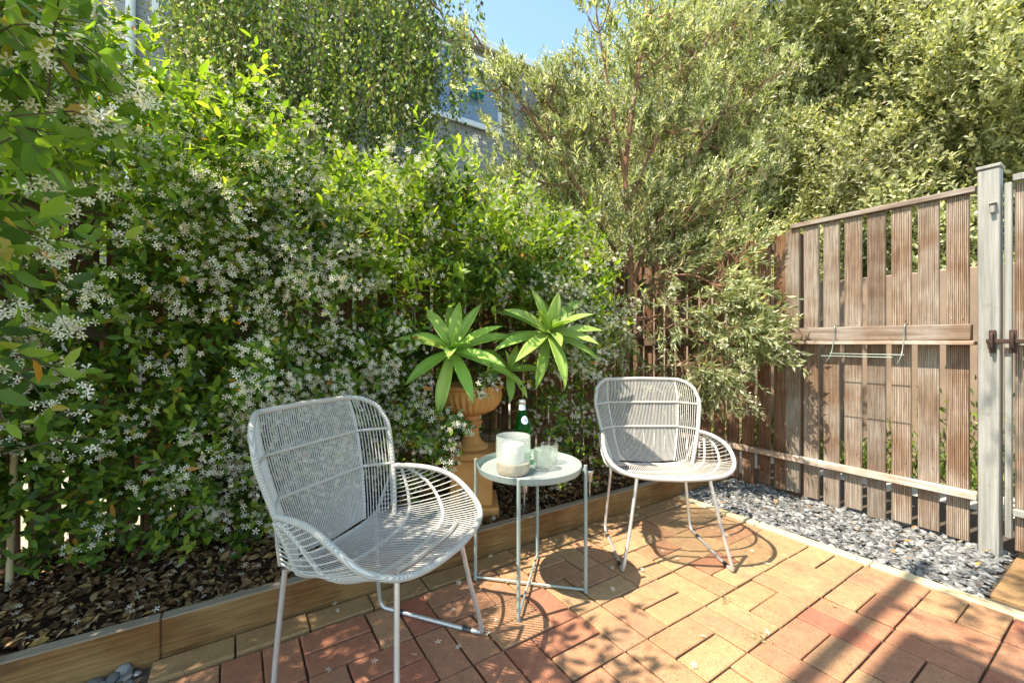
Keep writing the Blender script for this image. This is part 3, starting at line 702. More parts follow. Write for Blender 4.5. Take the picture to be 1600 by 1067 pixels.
def rosette(name, c, axis, nl, L, wd, label, stem, inner=82, outer=-22):
    r = empty(name, c, label, 'agave', 'agave rosettes around the urn')
    q = Vector((0,0,1)).rotation_difference(Vector(axis).normalized()).to_matrix(); b = MB()
    for i in range(nl):
        k = i/(nl-1); az = i*2.39996+random.gauss(0, .1); el = R(inner+(outer-inner)*k**.8+random.gauss(0, 4)); ll = L*(.62+.38*math.sin(min(1, k*1.5)*math.pi/2))*random.uniform(.9, 1.1)
        if i == 0: ll *= .6
        vs, fs = agave_leaf(None, (0, 0, -.015*k), az, el, ll, wd*random.uniform(.85, 1.1)*(.55 if i < 2 else 1), R(22+45*k*random.random()), random.random())
        b.add([q @ v for v in vs], fs, random.random())
    o = b.build('foliage', M['agave'], r, ang=180)
    mod = o.modifiers.new('thick', 'SOLIDIFY'); mod.thickness = .003
    MB().tube([Vector(p)-Vector(c) for p in chaikin(stem, 2)], [.02]*len(chaikin(stem, 2)), 10).build('stem', M['bark'], r)
    return r
tocam = Vector((-.45, -.85, .75))
rosette('agave', at(706, 548, 2.22), (-.35, -.75, .95), 22, .35, .066, 'large green agave rosette on the left, spilling over the urn', [(ux-.02, uy, .74), (ux-.08, uy-.03, .85), at(706, 552, 2.24)])
rosette('agave', at(857, 520, 2.3), (-.2, -.75, .8), 24, .34, .064, 'large green agave rosette leaning out to the right, above the bottle', [(ux+.06, uy, .74), (ux+.18, uy-.04, .9), (ux+.25, uy-.12, .98), at(857, 523, 2.32)])
rosette('agave', at(795, 578, 2.35), (-.1, -.7, .7), 11, .19, .05, 'small agave rosette low between the two large ones', [(ux+.04, uy-.02, .74), (ux+.08, uy-.05, .8), at(795, 580, 2.37)])

# ------------------------------------------------------------------ jasmine hedge
def top_z(x): return .07*np.sin(x*7.3+1)+.05*np.sin(x*15)+np.interp(x, [-1.5, -.6, -.3, .4, 1.0, 1.5, 1.95, 2.3], [2.5, 2.4, 2.06, 1.9, 1.9, 1.8, 1.62, 1.45])
def wave3(P, f, s):
    return (np.sin(P[:, 0]*f+s)+np.sin(P[:, 1]*f*1.3+P[:, 2]*f*.8+2*s)+np.sin(P[:, 2]*f*1.1-P[:, 0]*f*.6+3*s))/3
jr = empty('jasmine_hedge', (.6, 2.5, .1), 'big dense star jasmine hedge full of small white flowers covering the back fence', 'hedge')
def hedge_points(n):
    x = rng.uniform(-1.35, 2.35, n); z = .12+rng.random(n)**.85*(top_z(x)-.1)
    zn = z/top_z(x)
    yf = 2.38 - .36*np.sin(np.clip(zn, 0, 1)*2.4) + .1*np.sin(x*5+z*3) + .07*np.sin(x*11-z*9)
    dep = rng.random(n)**1.6
    y = yf + dep*(2.62-yf)
    P = np.stack([x, y, z], 1)
    # density: thin below, gaps, sparse right-bottom
    pr_ = np.clip((z-.12)/.4, .08, 1); pr_ *= np.where((x > 1.25) & (z < .85), .13, 1); pr_ *= np.clip((2.4-x)/.35, 0, 1)
    gaps = wave3(P*1.0, 6.5, 1.3); pr_ *= np.clip(.75+gaps*1.3, .12, 1)
    pr_ *= np.where((x < .1) & (z < .62), .85, 1)
    # keep out of the urn and agaves
    pr_ *= np.where((np.abs(x-1.14) < .3) & (y < 2.36) & (z < 1.3), 0, 1)
    for q in (at(706, 548, 2.22), at(857, 520, 2.3), (1.14, 2.17, .78), (1.2, 2.1, .6)):  # leaves thinned along the sun direction to let light onto agaves and urn
        sv = np.array(SUNV); r_ = P-np.array(q); tt = np.maximum(r_@sv, 0); dd_ = np.linalg.norm(r_-tt[:, None]*sv[None, :], axis=1); pr_ *= np.where((dd_ < .17) & (tt > .12), .25, 1)
    k = rng.random(n) < pr_; return P[k], dep[k]
P, dep = hedge_points(7000)
n = 620; Pb = np.stack([rng.uniform(-.95, .75, n), rng.uniform(2.15, 2.5, n), .2+.8*rng.random(n)**.8], 1); P = np.concatenate([P, Pb]); dep = np.concatenate([dep, rng.random(n)*.6])
D = np.stack([rng.normal(0, .6, len(P)), -.75+rng.normal(0, .4, len(P)), .35+rng.normal(0, .5, len(P))], 1); D[:, 2] += np.where(P[:, 2] > top_z(P[:, 0])-.25, .9, 0)
sc = Scat(); pp, dd, nn_, ss, tips = shoots(P, D, rng.uniform(.09, .2, len(P)), 10, .058, 62, .35, True)
sc.add(LEAF, pp, dd, nn_, ss, rng.random(len(pp))**1.0)
sc.build('foliage', M['jas'], jr)
# young bright top growth and sprays
n = 1000; x = rng.uniform(-1.3, 2.1, n); z = top_z(x)-.12+rng.uniform(-.55, .1, n)+.13*np.maximum(0, rng.normal(0, .6, n)); P2 = np.stack([x, 2.12+rng.uniform(-.22, .4, n), z], 1)
D2 = np.stack([rng.normal(0, .5, n), rng.normal(-.25, .5, n), np.abs(rng.normal(.9, .4, n))], 1)
sc = Scat(); pp, dd, nn_, ss, tp2 = shoots(P2, D2, rng.uniform(.1, .26, n), 10, .062, 55, .2, True); sc.add(LEAF, pp, dd, nn_, ss)
sc.build('young_foliage', M['jasnew'], jr)
def flowers(tips, per, size, spread, name, mat, parent, toward=(-.1, -.9, .35)):
    n = len(tips); s = Scat()
    for j in range(per):
        k = rng.random(n) < .8
        Pj = tips[k]+rng.normal(0, spread, (k.sum(), 3))*np.array([1, 1, .75]); D = rng.normal(0, .6, (len(Pj), 3))+np.array(toward)
        s.add(FLOWER, Pj, D, rng.normal(0, 1, (len(Pj), 3)), rng.uniform(size*.75, size*1.15, len(Pj)))
    o = s.build(name, mat, parent); return o
k = (rng.random(len(tips)) < .5*np.clip(1.25-dep*1.5, 0, 1)*np.clip(.85+1.9*wave3(tips, 4.3, .3), .12, 2.2)) & (tips[:, 2] > .3)
flowers(np.concatenate([tips[k], tp2[rng.random(len(tp2)) < .34]]), 18, .0122, .03, 'blossoms', M['petal'], jr)['kind'] = 'stuff'
def stems(specs, name, mat, parent, r=.006):
    b = MB()
    for pts, rr in specs: q = chaikin(pts, 2); b.tube(q, [rr*(1-.4*i/len(q)) for i in range(len(q))], 6)
    return b.build(name, mat, parent)
sp = []
for i in range(26):
    x = random.uniform(-1.2, 2.2); y = random.uniform(2.3, 2.6); p = [(x, y, .08)]
    for k in range(5): x += random.gauss(0, .08); y += random.gauss(0, .03); p.append((x, min(2.62, y), .08+(k+1)*random.uniform(.26, .36)))
    sp.append((p, random.uniform(.003, .0065)))
a_ = lambda u, v, d: at(u, v, d)
sp.append(([at(66, 905, 1.80), at(62, 830, 1.80), at(48, 740, 1.80), at(45, 600, 1.82), at(60, 400, 1.85)], .017))
sp.append(([at(222, 880, 2.0), at(222, 760, 2.0), at(226, 620, 2.0)], .009))
st_ = stems(sp, 'stems', M['stem'], jr)
for o in jr.children: o.location = -Vector(jr.location)
sk_ = MB().tube([at(14, 925, 1.58), at(26, 620, 1.58), at(38, 330, 1.58)], .0105, 10).build('garden_stake', M['bamboo']); tag(sk_, 'pale bamboo stake standing at the far left of the hedge', 'garden stake')

def bush(name, label, cat, P, D, L, nl, size, leafm, T=LEAF, fl_per=8, fl_frac=.5, opp=True, alpha=60, group=None, droop=.3, fsize=.0135):
    r = empty(name, tuple(P.mean(0)), label, cat, group)
    s = Scat(); pp, dd, n3, ss, tp = shoots(P, D, L, nl, size, alpha, droop, opp); s.add(T, pp, dd, n3, ss); o = s.build('foliage', leafm, r)
    b = MB()
    for i in range(len(P)):
        d = Vector(D[i]).normalized(); l = float(np.broadcast_to(L, (len(P),))[i]); a = Vector(P[i]); b.tube([a-d*l*.4, a+d*l*.5-Vector((0,0,droop*l*.25)), a+d*l-Vector((0,0,droop*l))], [.0022,.0018,.001], 4)
    b.build('stems', M['stem'], r)['kind'] = 'stuff'
    if fl_per:
        kk = rng.random(len(tp)) < fl_frac
        if kk.sum(): flowers(tp[kk], fl_per, fsize, .02, 'blossoms', M['petal'], r)['kind'] = 'stuff'
    for c in r.children: c.location = -Vector(r.location)
    return r
def pts_px(specs):
    out = []
    for (u, v, d, su, sv, sd, n) in specs:
        for _ in range(n): out.append(at(random.gauss(u, su), random.gauss(v, sv), random.gauss(d, sd)))
    return np.array(out)
# overhanging vine close on the left
P = pts_px([(25, 50, 1.02, 45, 50, .07, 22), (10, 190, 1.0, 35, 30, .06, 12), (-10, 0, 1.0, 50, 60, .1, 16), (70, 0, 1.15, 40, 30, .08, 8), (-40, 330, .95, 25, 90, .05, 14)])
D = np.stack([rng.normal(.35, .3, len(P)), rng.normal(-.3, .3, len(P)), rng.normal(-.25, .3, len(P))], 1)
bush('jasmine_vine', 'overhanging star jasmine vine with long dark leaves in the top left corner', 'vine', P, D, rng.uniform(.10, .2, len(P)), 8, .078, M['jasmid'], LEAF, 16, .6, fsize=.014)
P = pts_px([(5, 530, 1.08, 25, 18, .04, 4), (60, 560, 1.12, 25, 22, .04, 3), (20, 640, 1.08, 30, 18, .04, 5), (10, 440, 1.08, 25, 25, .04, 4), (40, 395, 1.12, 35, 15, .04, 3)])
D = np.stack([rng.normal(.5, .3, len(P)), rng.normal(-.2, .2, len(P)), rng.normal(.15, .3, len(P))], 1)
bush('jasmine_vine', 'few star jasmine sprigs with large glossy leaves at the left edge, below the overhang', 'vine', P, D, .13, 8, .07, M['jas'], LEAF, 8, .9)
P = pts_px([(665, 672, 2.02, 22, 20, .06, 30), (640, 655, 2.1, 20, 15, .05, 10), (700, 680, 2.0, 10, 10, .03, 5)])
P[:, 2] = np.maximum(P[:, 2], .2); D = np.stack([rng.normal(0, .6, len(P)), rng.normal(-.6, .3, len(P)), rng.normal(.3, .5, len(P))], 1)
bush('jasmine_vine', 'flowering star jasmine clump trailing in front of the urn stem', 'vine', P, D, .1, 8, .05, M['jas'], LEAFW, 9, .65)
P = pts_px([(895, 700, 2.55, 26, 32, .08, 30), (850, 670, 2.5, 30, 35, .08, 22)])
D = np.stack([rng.normal(0, .6, len(P)), rng.normal(-.5, .4, len(P)), rng.normal(.4, .5, len(P))], 1)
bush('jasmine_vine', 'low star jasmine runners climbing the palings between urn and far chair', 'vine', P, D, .11, 8, .05, M['jas'], LEAFW, 8, .4)
P = pts_px([(345, 830, 1.95, 40, 22, .06, 26), (395, 790, 2.0, 25, 30, .06, 16)])
D = np.stack([rng.normal(0, .6, len(P)), rng.normal(-.5, .4, len(P)), rng.normal(.3, .5, len(P))], 1)
bush('jasmine_vine', 'low star jasmine shoots with white flowers behind the near chair back, close to the mulch', 'vine', P, D, .11, 8, .06, M['jas'], LEAFW, 8, .45)
P = pts_px([(745, 594, 2.16, 16, 4, .03, 9), (770, 592, 2.2, 8, 4, .02, 4)]); D = np.stack([rng.normal(0, .6, len(P)), rng.normal(-.6, .3, len(P)), rng.normal(.1, .4, len(P))], 1)
bush('jasmine_vine', 'little jasmine sprigs spilling over the rim of the urn', 'vine', P, D, .06, 6, .032, M['jas'], LEAFW, 5, .8)
# weeds in the joints
for (u, v, lab) in ((1131, 938, 'tiny grey-green weed in a brick joint in the middle of the patio'), (1190, 1000, 'tiny grass tuft in a brick joint near the bottom right of the patio')):
    d = H*FPX/(v-534); p = np.array(at(u, v, d)); n = 14; P = p[None, :]+rng.normal(0, .012, (n, 3))*np.array([1, 1, 0]); D = np.stack([rng.normal(0, .7, n), rng.normal(0, .7, n), np.full(n, .7)], 1)
    s = Scat(); pp, dd, n3, ss, tp = shoots(P, D, .02, 4, .011, 50); s.add(KITE, pp, dd, n3, ss); tag(s.build('weed', M['olive']), lab, 'weed')

# ------------------------------------------------------------------ flowering tree behind
def limbs(L): return [([at(*p) for p in pts], r) for pts, r in L]
TL = limbs([
 ([(968,700,3.35),(975,600,3.35),(984,500,3.35),(986,420,3.35),(981,330,3.35),(976,270,3.35),(984,200,3.35),(1000,100,3.4),(1012,0,3.45),(1020,-120,3.5)], .032),
 ([(986,430,3.35),(950,375,3.3),(900,288,3.2),(860,228,3.15),(805,145,3.1),(762,85,3.05),(735,45,3.0)], .017),
 ([(981,330,3.35),(1000,270,3.38),(1030,215,3.4),(1045,170,3.45),(1080,110,3.6),(1130,20,3.7)], .017),
 ([(978,290,3.35),(960,180,3.25),(940,80,3.2),(925,-30,3.2)], .013),
 ([(986,450,3.35),(1012,380,3.4),(1060,290,3.45),(1110,200,3.6),(1190,110,3.75)], .017),
 ([(986,480,3.33),(1040,430,3.2),(1100,430,3.05),(1160,490,2.9)], .012),
 ([(986,500,3.32),(1050,490,3.05),(1100,530,2.92),(1135,585,2.85)], .011),
 ([(1030,480,3.3),(1034,420,3.35),(1050,360,3.4),(1090,300,3.4),(1150,260,3.5)], .014),
 ([(900,288,3.2),(850,290,3.15),(800,262,3.1)], .008),
 ([(860,228,3.15),(850,170,3.1),(868,120,3.1)], .007),
 ([(1060,290,3.45),(1120,300,3.3),(1190,330,3.1)], .009)])
tr = empty('flowering_tree', at(968, 700, 3.35), 'multi-stemmed olive-green tree with cream flower tufts and red-brown branches at the fence corner', 'tree')
b = MB()
for pts, r_ in TL:
    q = chaikin(pts, 2); b.tube(q, [r_*(1-.72*i/len(q)) for i in range(len(q))], 8)
segs = []
for pts, r_ in TL:
    q = chaikin(pts, 1); segs += [(Vector(q[i]), Vector(q[i+1])) for i in range(len(q)-1)]
blobs = [(1010,60,3.45,85,75,.35,420),(1110,60,3.65,90,75,.35,480),(1190,130,3.7,60,75,.3,260),(945,30,3.25,26,45,.2,90),(900,205,3.2,60,38,.2,190),(790,130,3.05,36,24,.1,95),(845,165,3.1,36,28,.12,120),(733,55,3.0,13,11,.05,26),
 (815,215,3.1,42,34,.15,130),(985,190,3.4,60,60,.3,240),(1080,210,3.5,80,65,.3,350),(1170,250,3.5,50,60,.25,190),(900,290,3.2,65,40,.25,190),(1010,320,3.4,75,50,.3,240),(1120,330,3.3,70,40,.25,240),(1180,380,3.05,45,30,.15,120),
 (1060,400,3.2,70,40,.25,280),(1150,470,2.92,42,35,.1,250),(1095,520,2.95,52,38,.12,330),(1180,520,2.8,28,22,.06,110),(1080,575,2.85,40,22,.06,150),(1000,430,3.2,50,50,.2,110),(960,520,2.9,45,35,.15,80),(1130,590,2.82,22,18,.05,40),(950,350,3.2,50,40,.2,90),(820,290,3.0,45,30,.1,70)]
P = pts_px([(u, v, d, su*.62, sv*.62, sd*.65, int(n*.55)) for (u, v, d, su, sv, sd, n) in blobs])
uu = 800+FPX*(P@RT)/(P@FW); vv = 534-(P[:, 2]-H)*FPX/(P@FW)
lim = np.interp(uu, [690, 720, 780, 850, 893, 900], [48, 48, 92, 122, 140, -999]); keep = vv > lim
wallc = P[:, 0] < 3.05; keep &= (wallc | (P[:, 2] > 1.95)); P = P[keep]
cl = wave3(P, 9, .7); P = P[rng.random(len(P)) < np.clip(.75+cl*1.2, .1, 1)]; ctr = np.array(at(985, 420, 3.35)); out_ = nrm(P-ctr); D = out_*.6+np.stack([rng.normal(0, .35, len(P)), rng.normal(0, .35, len(P)), rng.normal(.55, .35, len(P))], 1)
low = P[:, 2] < 1.6; D[low, 2] -= .5
Ls = rng.uniform(.1, .24, len(P)); s = Scat(); pp, dd, n3, ss, tp = shoots(P, D, Ls, 15, .07, 44, .1); s.add(KITEN, pp, dd, n3, ss)
s.build('foliage', M['olive'], tr)
for i in range(len(P)):
    if i % 2 == 0:
        d = Vector(D[i]).normalized(); a = Vector(P[i]); b.tube([a-d*.1, a+d*Ls[i]], [.0028, .001], 4, caps=False)
# secondary branches reaching the shoots
for i in range(0, len(P), 6):
    a = Vector(P[i]); best = min(segs, key=lambda sg: (sg[0]-a).length); q = best[0]
    if (q-a).length < 1.0: m = (q+a)/2+Vector((0, 0, -.04)); b.tube(chaikin([q, m, a], 1), [.0055, .005, .0045, .004, .003, .002], 5, caps=False)
b.build('trunk_and_branches', M['bark'], tr)
kk = (rng.random(len(tp)) < np.where(tp[:, 2] > 2.3, .8, .25)); T0 = tp[kk]; s = Scat()
Dk = nrm(D)[kk]
for j in range(26):
    Pj = T0-Dk*rng.uniform(-.01, .07, (len(T0), 1))+rng.normal(0, .013, T0.shape); s.add(OVAL, Pj, rng.normal(0, 1, Pj.shape)+np.array([0, 0, .5]), rng.normal(0, 1, Pj.shape), rng.uniform(.011, .018, len(Pj)))
s.build('blossoms', M['cream'], tr)['kind'] = 'stuff'
for c in tr.children: c.location = -Vector(tr.location)

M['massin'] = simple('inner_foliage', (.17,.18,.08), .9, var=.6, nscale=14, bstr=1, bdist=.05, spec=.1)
# ------------------------------------------------------------------ tall hedge beyond the right fence
def mass(name, label, cat, n, xr, yr, zr, mat, T, size, toward, parent=None, f=None):
    r = empty(name, ((xr[0]+xr[1])/2, (yr[0]+yr[1])/2, 0), label, cat)
    y = rng.uniform(*yr, n); z = rng.uniform(*zr, n); dep = rng.random(n)**2.2
    x = xr[0]+.35*np.sin(y*1.7+z*1.1)+.22*np.sin(y*4.1-z*3.3)+.1*np.sin(y*9+z*7.7)+dep*(xr[1]-xr[0])
    P = np.stack([x, y, z], 1); D = np.stack([rng.normal(toward[0], .5, n), rng.normal(toward[1], .5, n), rng.normal(.55, .4, n)], 1)
    s = Scat(); pp, dd, n3, ss, tp = shoots(P, D, rng.uniform(.12, .3, n), 9, size, 48, .05); s.add(T, pp, dd, n3, ss); s.build('foliage', mat, r)
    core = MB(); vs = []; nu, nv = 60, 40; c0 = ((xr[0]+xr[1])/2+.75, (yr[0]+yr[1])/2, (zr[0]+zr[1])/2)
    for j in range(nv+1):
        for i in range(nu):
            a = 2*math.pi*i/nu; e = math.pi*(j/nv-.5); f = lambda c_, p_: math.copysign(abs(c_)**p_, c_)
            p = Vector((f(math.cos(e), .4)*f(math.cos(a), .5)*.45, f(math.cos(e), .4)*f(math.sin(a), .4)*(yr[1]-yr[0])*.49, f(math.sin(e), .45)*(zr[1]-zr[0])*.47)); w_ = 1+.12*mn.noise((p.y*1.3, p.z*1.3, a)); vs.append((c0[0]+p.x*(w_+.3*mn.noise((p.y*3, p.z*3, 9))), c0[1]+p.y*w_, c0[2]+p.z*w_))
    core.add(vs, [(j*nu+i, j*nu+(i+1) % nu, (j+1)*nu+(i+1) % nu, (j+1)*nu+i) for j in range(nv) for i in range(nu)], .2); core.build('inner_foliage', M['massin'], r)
    b = MB()
    for i in range(34):
        y0 = random.uniform(*yr); x0 = random.uniform(xr[0]+.3, xr[1]); p = [(x0, y0, -.05)]
        for k in range(6): x0 += random.gauss(0, .1); y0 += random.gauss(0, .12); p.append((x0, y0, (k+1)*(zr[1])/6.5))
        b.tube(p, [.022, .02, .016, .012, .01, .007, .004], 6)
    b.build('branches', M['bark'], r)
    for c in r.children: c.location = -Vector(r.location)
    return r
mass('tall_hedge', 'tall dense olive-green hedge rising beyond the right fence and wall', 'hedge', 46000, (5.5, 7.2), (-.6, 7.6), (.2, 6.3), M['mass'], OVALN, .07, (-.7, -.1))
o = MB().box(4.62, 4.78, -2.5, 7.5, -.06, 1.60, .01).build('garden_wall', M['wallb']); tag(o, 'beige rendered wall glimpsed through the gaps of the right fence', 'wall')

gc = Scat(); n = 900; P = np.stack([rng.uniform(4.1, 4.6, n), rng.uniform(-1.5, 6, n), np.full(n, -.02)], 1); pp, dd, n3, ss, tp = shoots(P, np.stack([rng.normal(0, .4, n), rng.normal(0, .4, n), np.ones(n)], 1), rng.uniform(.15, .6, n)*(1+.6*np.sin(P[:, 1]*3)), 9, .09, 35); gc.add(KITEN, pp, dd, n3, ss)
tag(gc.build('ground_cover', M['birch']), 'low green grasses at the foot of the beige wall beyond the fence', 'ground cover', kind='stuff')
# ------------------------------------------------------------------ weeping birch
br_ = empty('birch_tree', at(478, 700, 4.6), 'weeping birch with hanging strands of small leaves beyond the back fence', 'tree')
b = MB(); q = chaikin([at(470, 640, 4.6), at(476, 400, 4.6), at(484, 200, 4.6), at(478, 0, 4.6), at(486, -200, 4.6)], 2); b.tube(q, [.055*(1-.5*i/len(q)) for i in range(len(q))], 10); b.build('trunk', M['birchbark'], br_)
s = Scat(); tw = MB(); S0 = []
for i in range(560):
    u = min(728, max(270, random.choice([290, 308, 325, 350, 372, 410, 430, 452, 498, 520, 540, 575, 610, 640, 655, 660, 712])+random.gauss(0, 17))); d = random.uniform(3.9, 5.3); 
    vb = float(np.interp(u, [255, 300, 400, 520, 600, 680, 735], [130, 190, 250, 275, 255, 215, 150]))*random.uniform(.55, 1.12) + 15
    vt = -150 if u < 640 else random.uniform(-60, 20)
    if u > 668: vt = float(np.interp(u, [655, 735], [-20, 70])) + random.uniform(0, 25)
    if random.random() < .55: vb -= random.uniform(0, 120); vt = vb-random.uniform(60, 170)
    a = Vector(at(u, vt, d)); e_ = Vector(at(u, vb, d)); e_.x = a.x+random.gauss(0, .13); e_.y = a.y+random.gauss(0, .06)
    L_ = a.z-e_.z
    if L_ < .12: continue
    m = max(3, int(L_/.021)); tt = np.linspace(0, 1, m); wob = random.gauss(0, .1)
    pos = np.array(a)[None, :]*(1-tt)[:, None]+np.array(e_)[None, :]*tt[:, None]; pos[:, 0] += wob*np.sin(tt*4)
    tw.tube([tuple(p) for p in pos[::max(1, m//6)]], .0018, 4, caps=False); S0.append(pos)
P = np.concatenate(S0); P = P + rng.normal(0, .032, P.shape); n = len(P)
D = np.stack([rng.normal(0, .6, n), rng.normal(0, .6, n), rng.normal(-.8, .3, n)], 1); s.add(OVAL, P, D, rng.normal(0, .8, (n, 3))+np.array([-.2, -.6, .2]), rng.uniform(.035, .06, n))
n = 13000; cx = np.array([at(random.uniform(280, 675), random.gauss(135, 95), random.uniform(4.0, 5.6)) for _ in range(n)]); s.add(OVAL, cx, np.stack([rng.normal(0, .6, n), rng.normal(0, .6, n), rng.normal(-.6, .4, n)], 1), rng.normal(0, 1, (n, 3)), rng.uniform(.03, .055, n))
s.build('foliage', M['birch'], br_)
for (p0, p1, p2) in (((478,60),(400,40),(310,90)),((484,150),(430,120),(380,165)),((480,20),(560,-20),(640,10)),((480,-20),(380,-60),(300,0)),((484,190),(530,200),(560,235)),((480,0),(600,-60),(690,20))):
    tw.tube(chaikin([at(*p0, 4.6), at(*p1, 4.6), at(*p2, 4.5)], 2), .012, 6)
tw.build('branches', M['bark'], br_)
for c in br_.children: c.location = -Vector(br_.location)
# darker shrubs filling behind the hedge
def shrub(label, c, r3, n, mat, T, size, group=None):
    r = empty('shrub', (c[0], c[1], 0), label, 'shrub', group); v = nrm(rng.normal(0, 1, (n, 3)))*(rng.random(n)**.4)[:, None]
    P = np.array(c)+v*np.array(r3); D = v+rng.normal(0, .4, (n, 3))+np.array([0, 0, .5]); s = Scat(); pp, dd, n3, ss, tp = shoots(P, D, .18, 9, size, 50); s.add(T, pp, dd, n3, ss); o = s.build('foliage', mat, r); o.location = -Vector(r.location)
    b = MB()
    for i in range(7): a = random.uniform(0, 6.28); b.tube([(0, 0, -.05), (r3[0]*.3*math.cos(a), r3[1]*.3*math.sin(a), c[2]*.6), (r3[0]*.7*math.cos(a), r3[1]*.7*math.sin(a), c[2]+r3[2]*.5)], [.03, .02, .006], 6)
    b.build('stems', M['bark'], r)
shrub('green leafy shrub beyond the back fence, below the birch', (.2, 3.9, 1.75), (1.5, .6, .9), 1500, M['birch'], KITE, .06)
shrub('green leafy shrub beyond the fence behind the flowering tree', (3.4, 4.6, 1.9), (1.5, .8, 1.1), 1700, M['olive'], KITE, .055)
shrub('light green leafy shrub beyond the back fence, rising between the birch and the flowering tree', (1.95, 3.3, 1.85), (.75, .45, .75), 700, M['jasnew'], KITE, .055)
shrub('leafy green shrub beyond the back fence, left of the birch trunk below the house wall', (-.55, 3.35, 1.75), (.8, .35, .85), 700, M['jasmid'], KITE, .055)
shrub('dark green shrub beyond the far corner of the fence', (5.2, 6.3, 1.9), (1.5, 1.0, 1.6), 1500, M['olive'], KITE, .07)
# unseen leafy tree added at left, crown shaped to shade the near chair
shade = empty('added_shade_tree', (-1.7, 1.7, 0), 'unseen leafy tree added at the left to shade the near chair', 'tree')
n = 5200; P = np.stack([-3.0+2.9*rng.random(n), rng.uniform(.5, 3.3, n), rng.uniform(1.6, 4.0, n)], 1)
gx = P[:, 0]+.574*P[:, 2]; pk = np.clip((.80-gx)/.22, 0, 1)*np.where(P[:, 1] > 2.1, .26, .8)*np.clip(.85+.9*wave3(P, 7, 2), .1, 1)*np.where(gx > -.3, 1, .35); P = P[rng.random(n) < pk]; P = np.concatenate([P, np.array([-.52, 1.28, 2.5])+rng.normal(0, 1, (26, 3))*np.array([.14, .1, .08])])
dp = P@FW; off = (P[:, 0] < -.33*P[:, 1]-.14) | (P[:, 2] > 1.04+.85*dp+.2); P = P[off]
s = Scat(); pp, dd, n3, ss, tp = shoots(P, rng.normal(0, 1, P.shape)+np.array([0, 0, .3]), .2, 8, .085, 55); s.add(LEAF, pp, dd, n3, ss); o = s.build('foliage', M['jas'], shade); o.location = -Vector(shade.location)
MB().tube([(0, 0, -.05), (.05, .05, 1.2), (0, .1, 2.2), (.1, 0, 3.3)], [.07, .06, .045, .02], 10).build('trunk', M['bark'], shade)

# ------------------------------------------------------------------ buildings
hs = empty('brick_house', (1, 7, 0), 'two-storey grey painted brick house with white windows behind the birch', 'house')
FY = 7.0
def lb(mb, name, mat, par=None, ang=40): o = mb.build(name, mat, par or hs, ang=ang); o.location = -Vector(hs.location) if (par is None or par == hs) else (0, 0, 0); return o
lb(MB().box(-9, 7.5, FY, FY+6, -.06, 6.45, 0), 'wall', M['facade'])
rfm = MB(); rfm.add([(-9.5, FY-.14, 6.5), (8, FY-.14, 6.5), (8, FY+3, 7.4), (-9.5, FY+3, 7.4), (-9.5, FY+6.5, 6.62), (8, FY+6.5, 6.62), (-9.5, FY+6.5, 6.5), (8, FY+6.5, 6.5), (-9.5, FY-.14, 6.451), (8, FY-.14, 6.451)], [(0,1,2,3),(3,2,5,4),(8,6,7,9),(4,5,7,6),(0,3,4,6,8),(1,9,7,5,2),(0,8,9,1)])
lb(rfm, 'roof', M['soffit'])
lb(MB().box(-9.5, 8, FY-.22, FY-.143, 6.43, 6.56, .01), 'gutter', M['white'])
lb(MB().tube([(-1.06, FY-.05, 6.4), (-1.06, FY-.05, 0)], .05, 10), 'downpipe', M['white'])
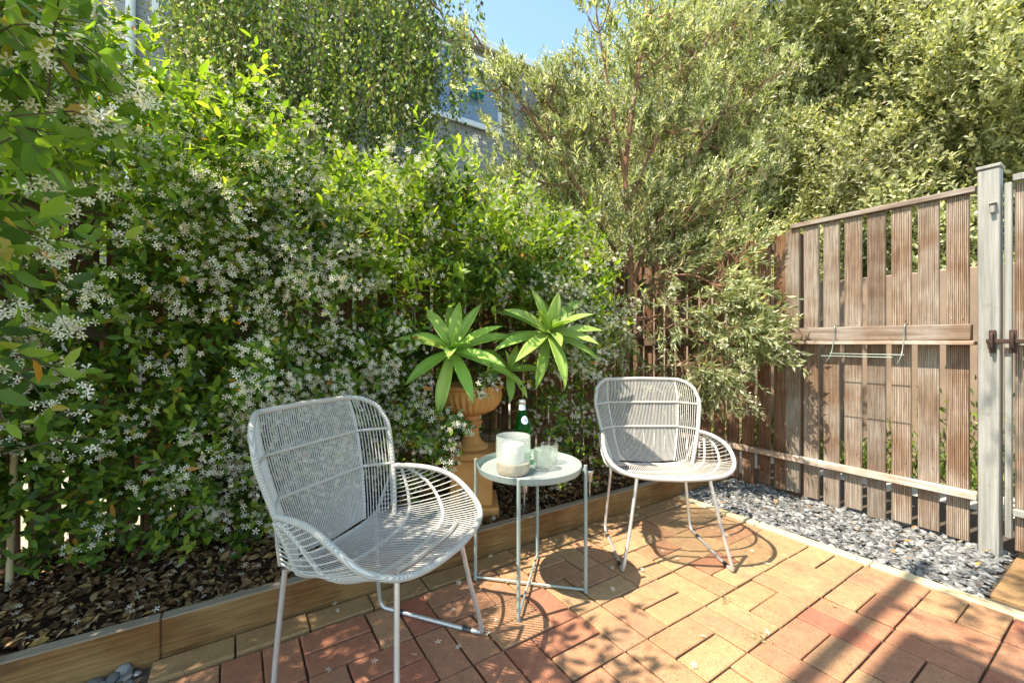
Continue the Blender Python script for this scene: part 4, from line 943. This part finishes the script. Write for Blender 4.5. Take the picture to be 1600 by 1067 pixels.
def window(x0, x1, z0, z1, mull, blind):
    f = MB(); t_ = .07
    f.box(x0, x1, FY-.06, FY-.002, z0, z0+t_, .004); f.box(x0, x1, FY-.06, FY-.002, z1-t_, z1, .004)
    for x in [x0]+[m-t_/2 for m in mull]+[x1-t_]: f.box(x, x+t_, FY-.058, FY-.003, z0+t_+.001, z1-t_-.001, .004)
    fo = lb(f, 'window', M['white'])
    MB().box(x0+t_*.5, x1-t_*.5, FY-.03, FY-.026, z0+t_*.5, z1-t_*.5, 0).build('pane', M['pane'], fo)
    bl = MB()
    if blind:
        z = z0+t_
        while z < z1-t_: bl.box(x0+t_, x1-t_, FY-.014, FY-.008, z, z+.026, 0); z += .036
    else: bl.box(x0+t_, x1-t_, FY-.012, FY-.006, z0+t_, z1-t_, 0)
    bl.build('blind', M['room'], fo)
    MB().box(x0-.03, x1+.03, FY-.10, FY-.061, z0-.05, z0-.003, .004).build('sill', M['white'], fo)
window(-.86, .5, 5.08, 6.3, [], True); window(2.86, 4.3, 5.02, 6.32, [3.36], False); window(5.4, 6.6, 5.02, 6.3, [6.0], False)
o = MB().lathe([(.0001,.14),(.06,.13),(.11,.08),(.13,0),(.0001,.0)], 24, (3.72, FY-.14, 5.52)).build('teal_shade', M['teal']); tag(o, 'small teal dome shade hanging at the upper window of the brick house', 'lampshade')
h2 = empty('weatherboard_house', (9.5, 9, 0), 'pale weatherboard house glimpsed through leaves at the right, beyond the flowering tree', 'house')
m = MB(); zz = 0
while zz < 6.4: m.box(-2, 2, -.02, .02, zz, zz+.148, .004); m.box(-2.02, -1.98, .021, 4, zz, zz+.148, .004); zz += .15
m.build('wall', M['white'], h2); r_ = MB(); r_.add([(-2.3, -.3, 6.45), (2.3, -.3, 6.45), (2.3, 2, 7.4), (-2.3, 2, 7.4), (2.3, 4.3, 6.45), (-2.3, 4.3, 6.45)], [(0,1,2,3),(3,2,4,5),(0,5,4,1),(0,3,5),(1,4,2)]); r_.build('roof', M['soffit'], h2)
wf = MB().box(-.6, .2, -.06, -.021, 4.7, 5.9, .01).build('window', M['white'], h2); MB().box(-.54, .14, -.066, -.0601, 4.76, 5.84, 0).build('pane', M['pane'], wf)
# unseen slab and rail, added overhead to shade the near right patio corner
bl = empty('shade_blocker', (-1.5, -.3, 4), 'unseen overhead slab and rail added to shade the near right patio corner', 'shade_blocker')
for nm, bx in (('slab', (-1.7, 1.25, -1.2, 1.2, -.12, 0)), ('rail', (-1.7, 1.9, 1.285, 1.34, .0, .05))): MB().box(*bx, .004).build(nm, M['white'], bl)

n = 230; P = np.stack([rng.uniform(-.25, 1.25, n), rng.uniform(-.9, .93, n), rng.uniform(3.75, 4.15, n)], 1)  # unseen leaves added beside the slab to break its shade into dapples
bush('dapple_leaves', 'unseen overhead leaf cluster added to dapple the patio corner', 'vine', P, rng.normal(0, 1, (n, 3)), .14, 7, .065, M['jas'], LEAFW, 0)
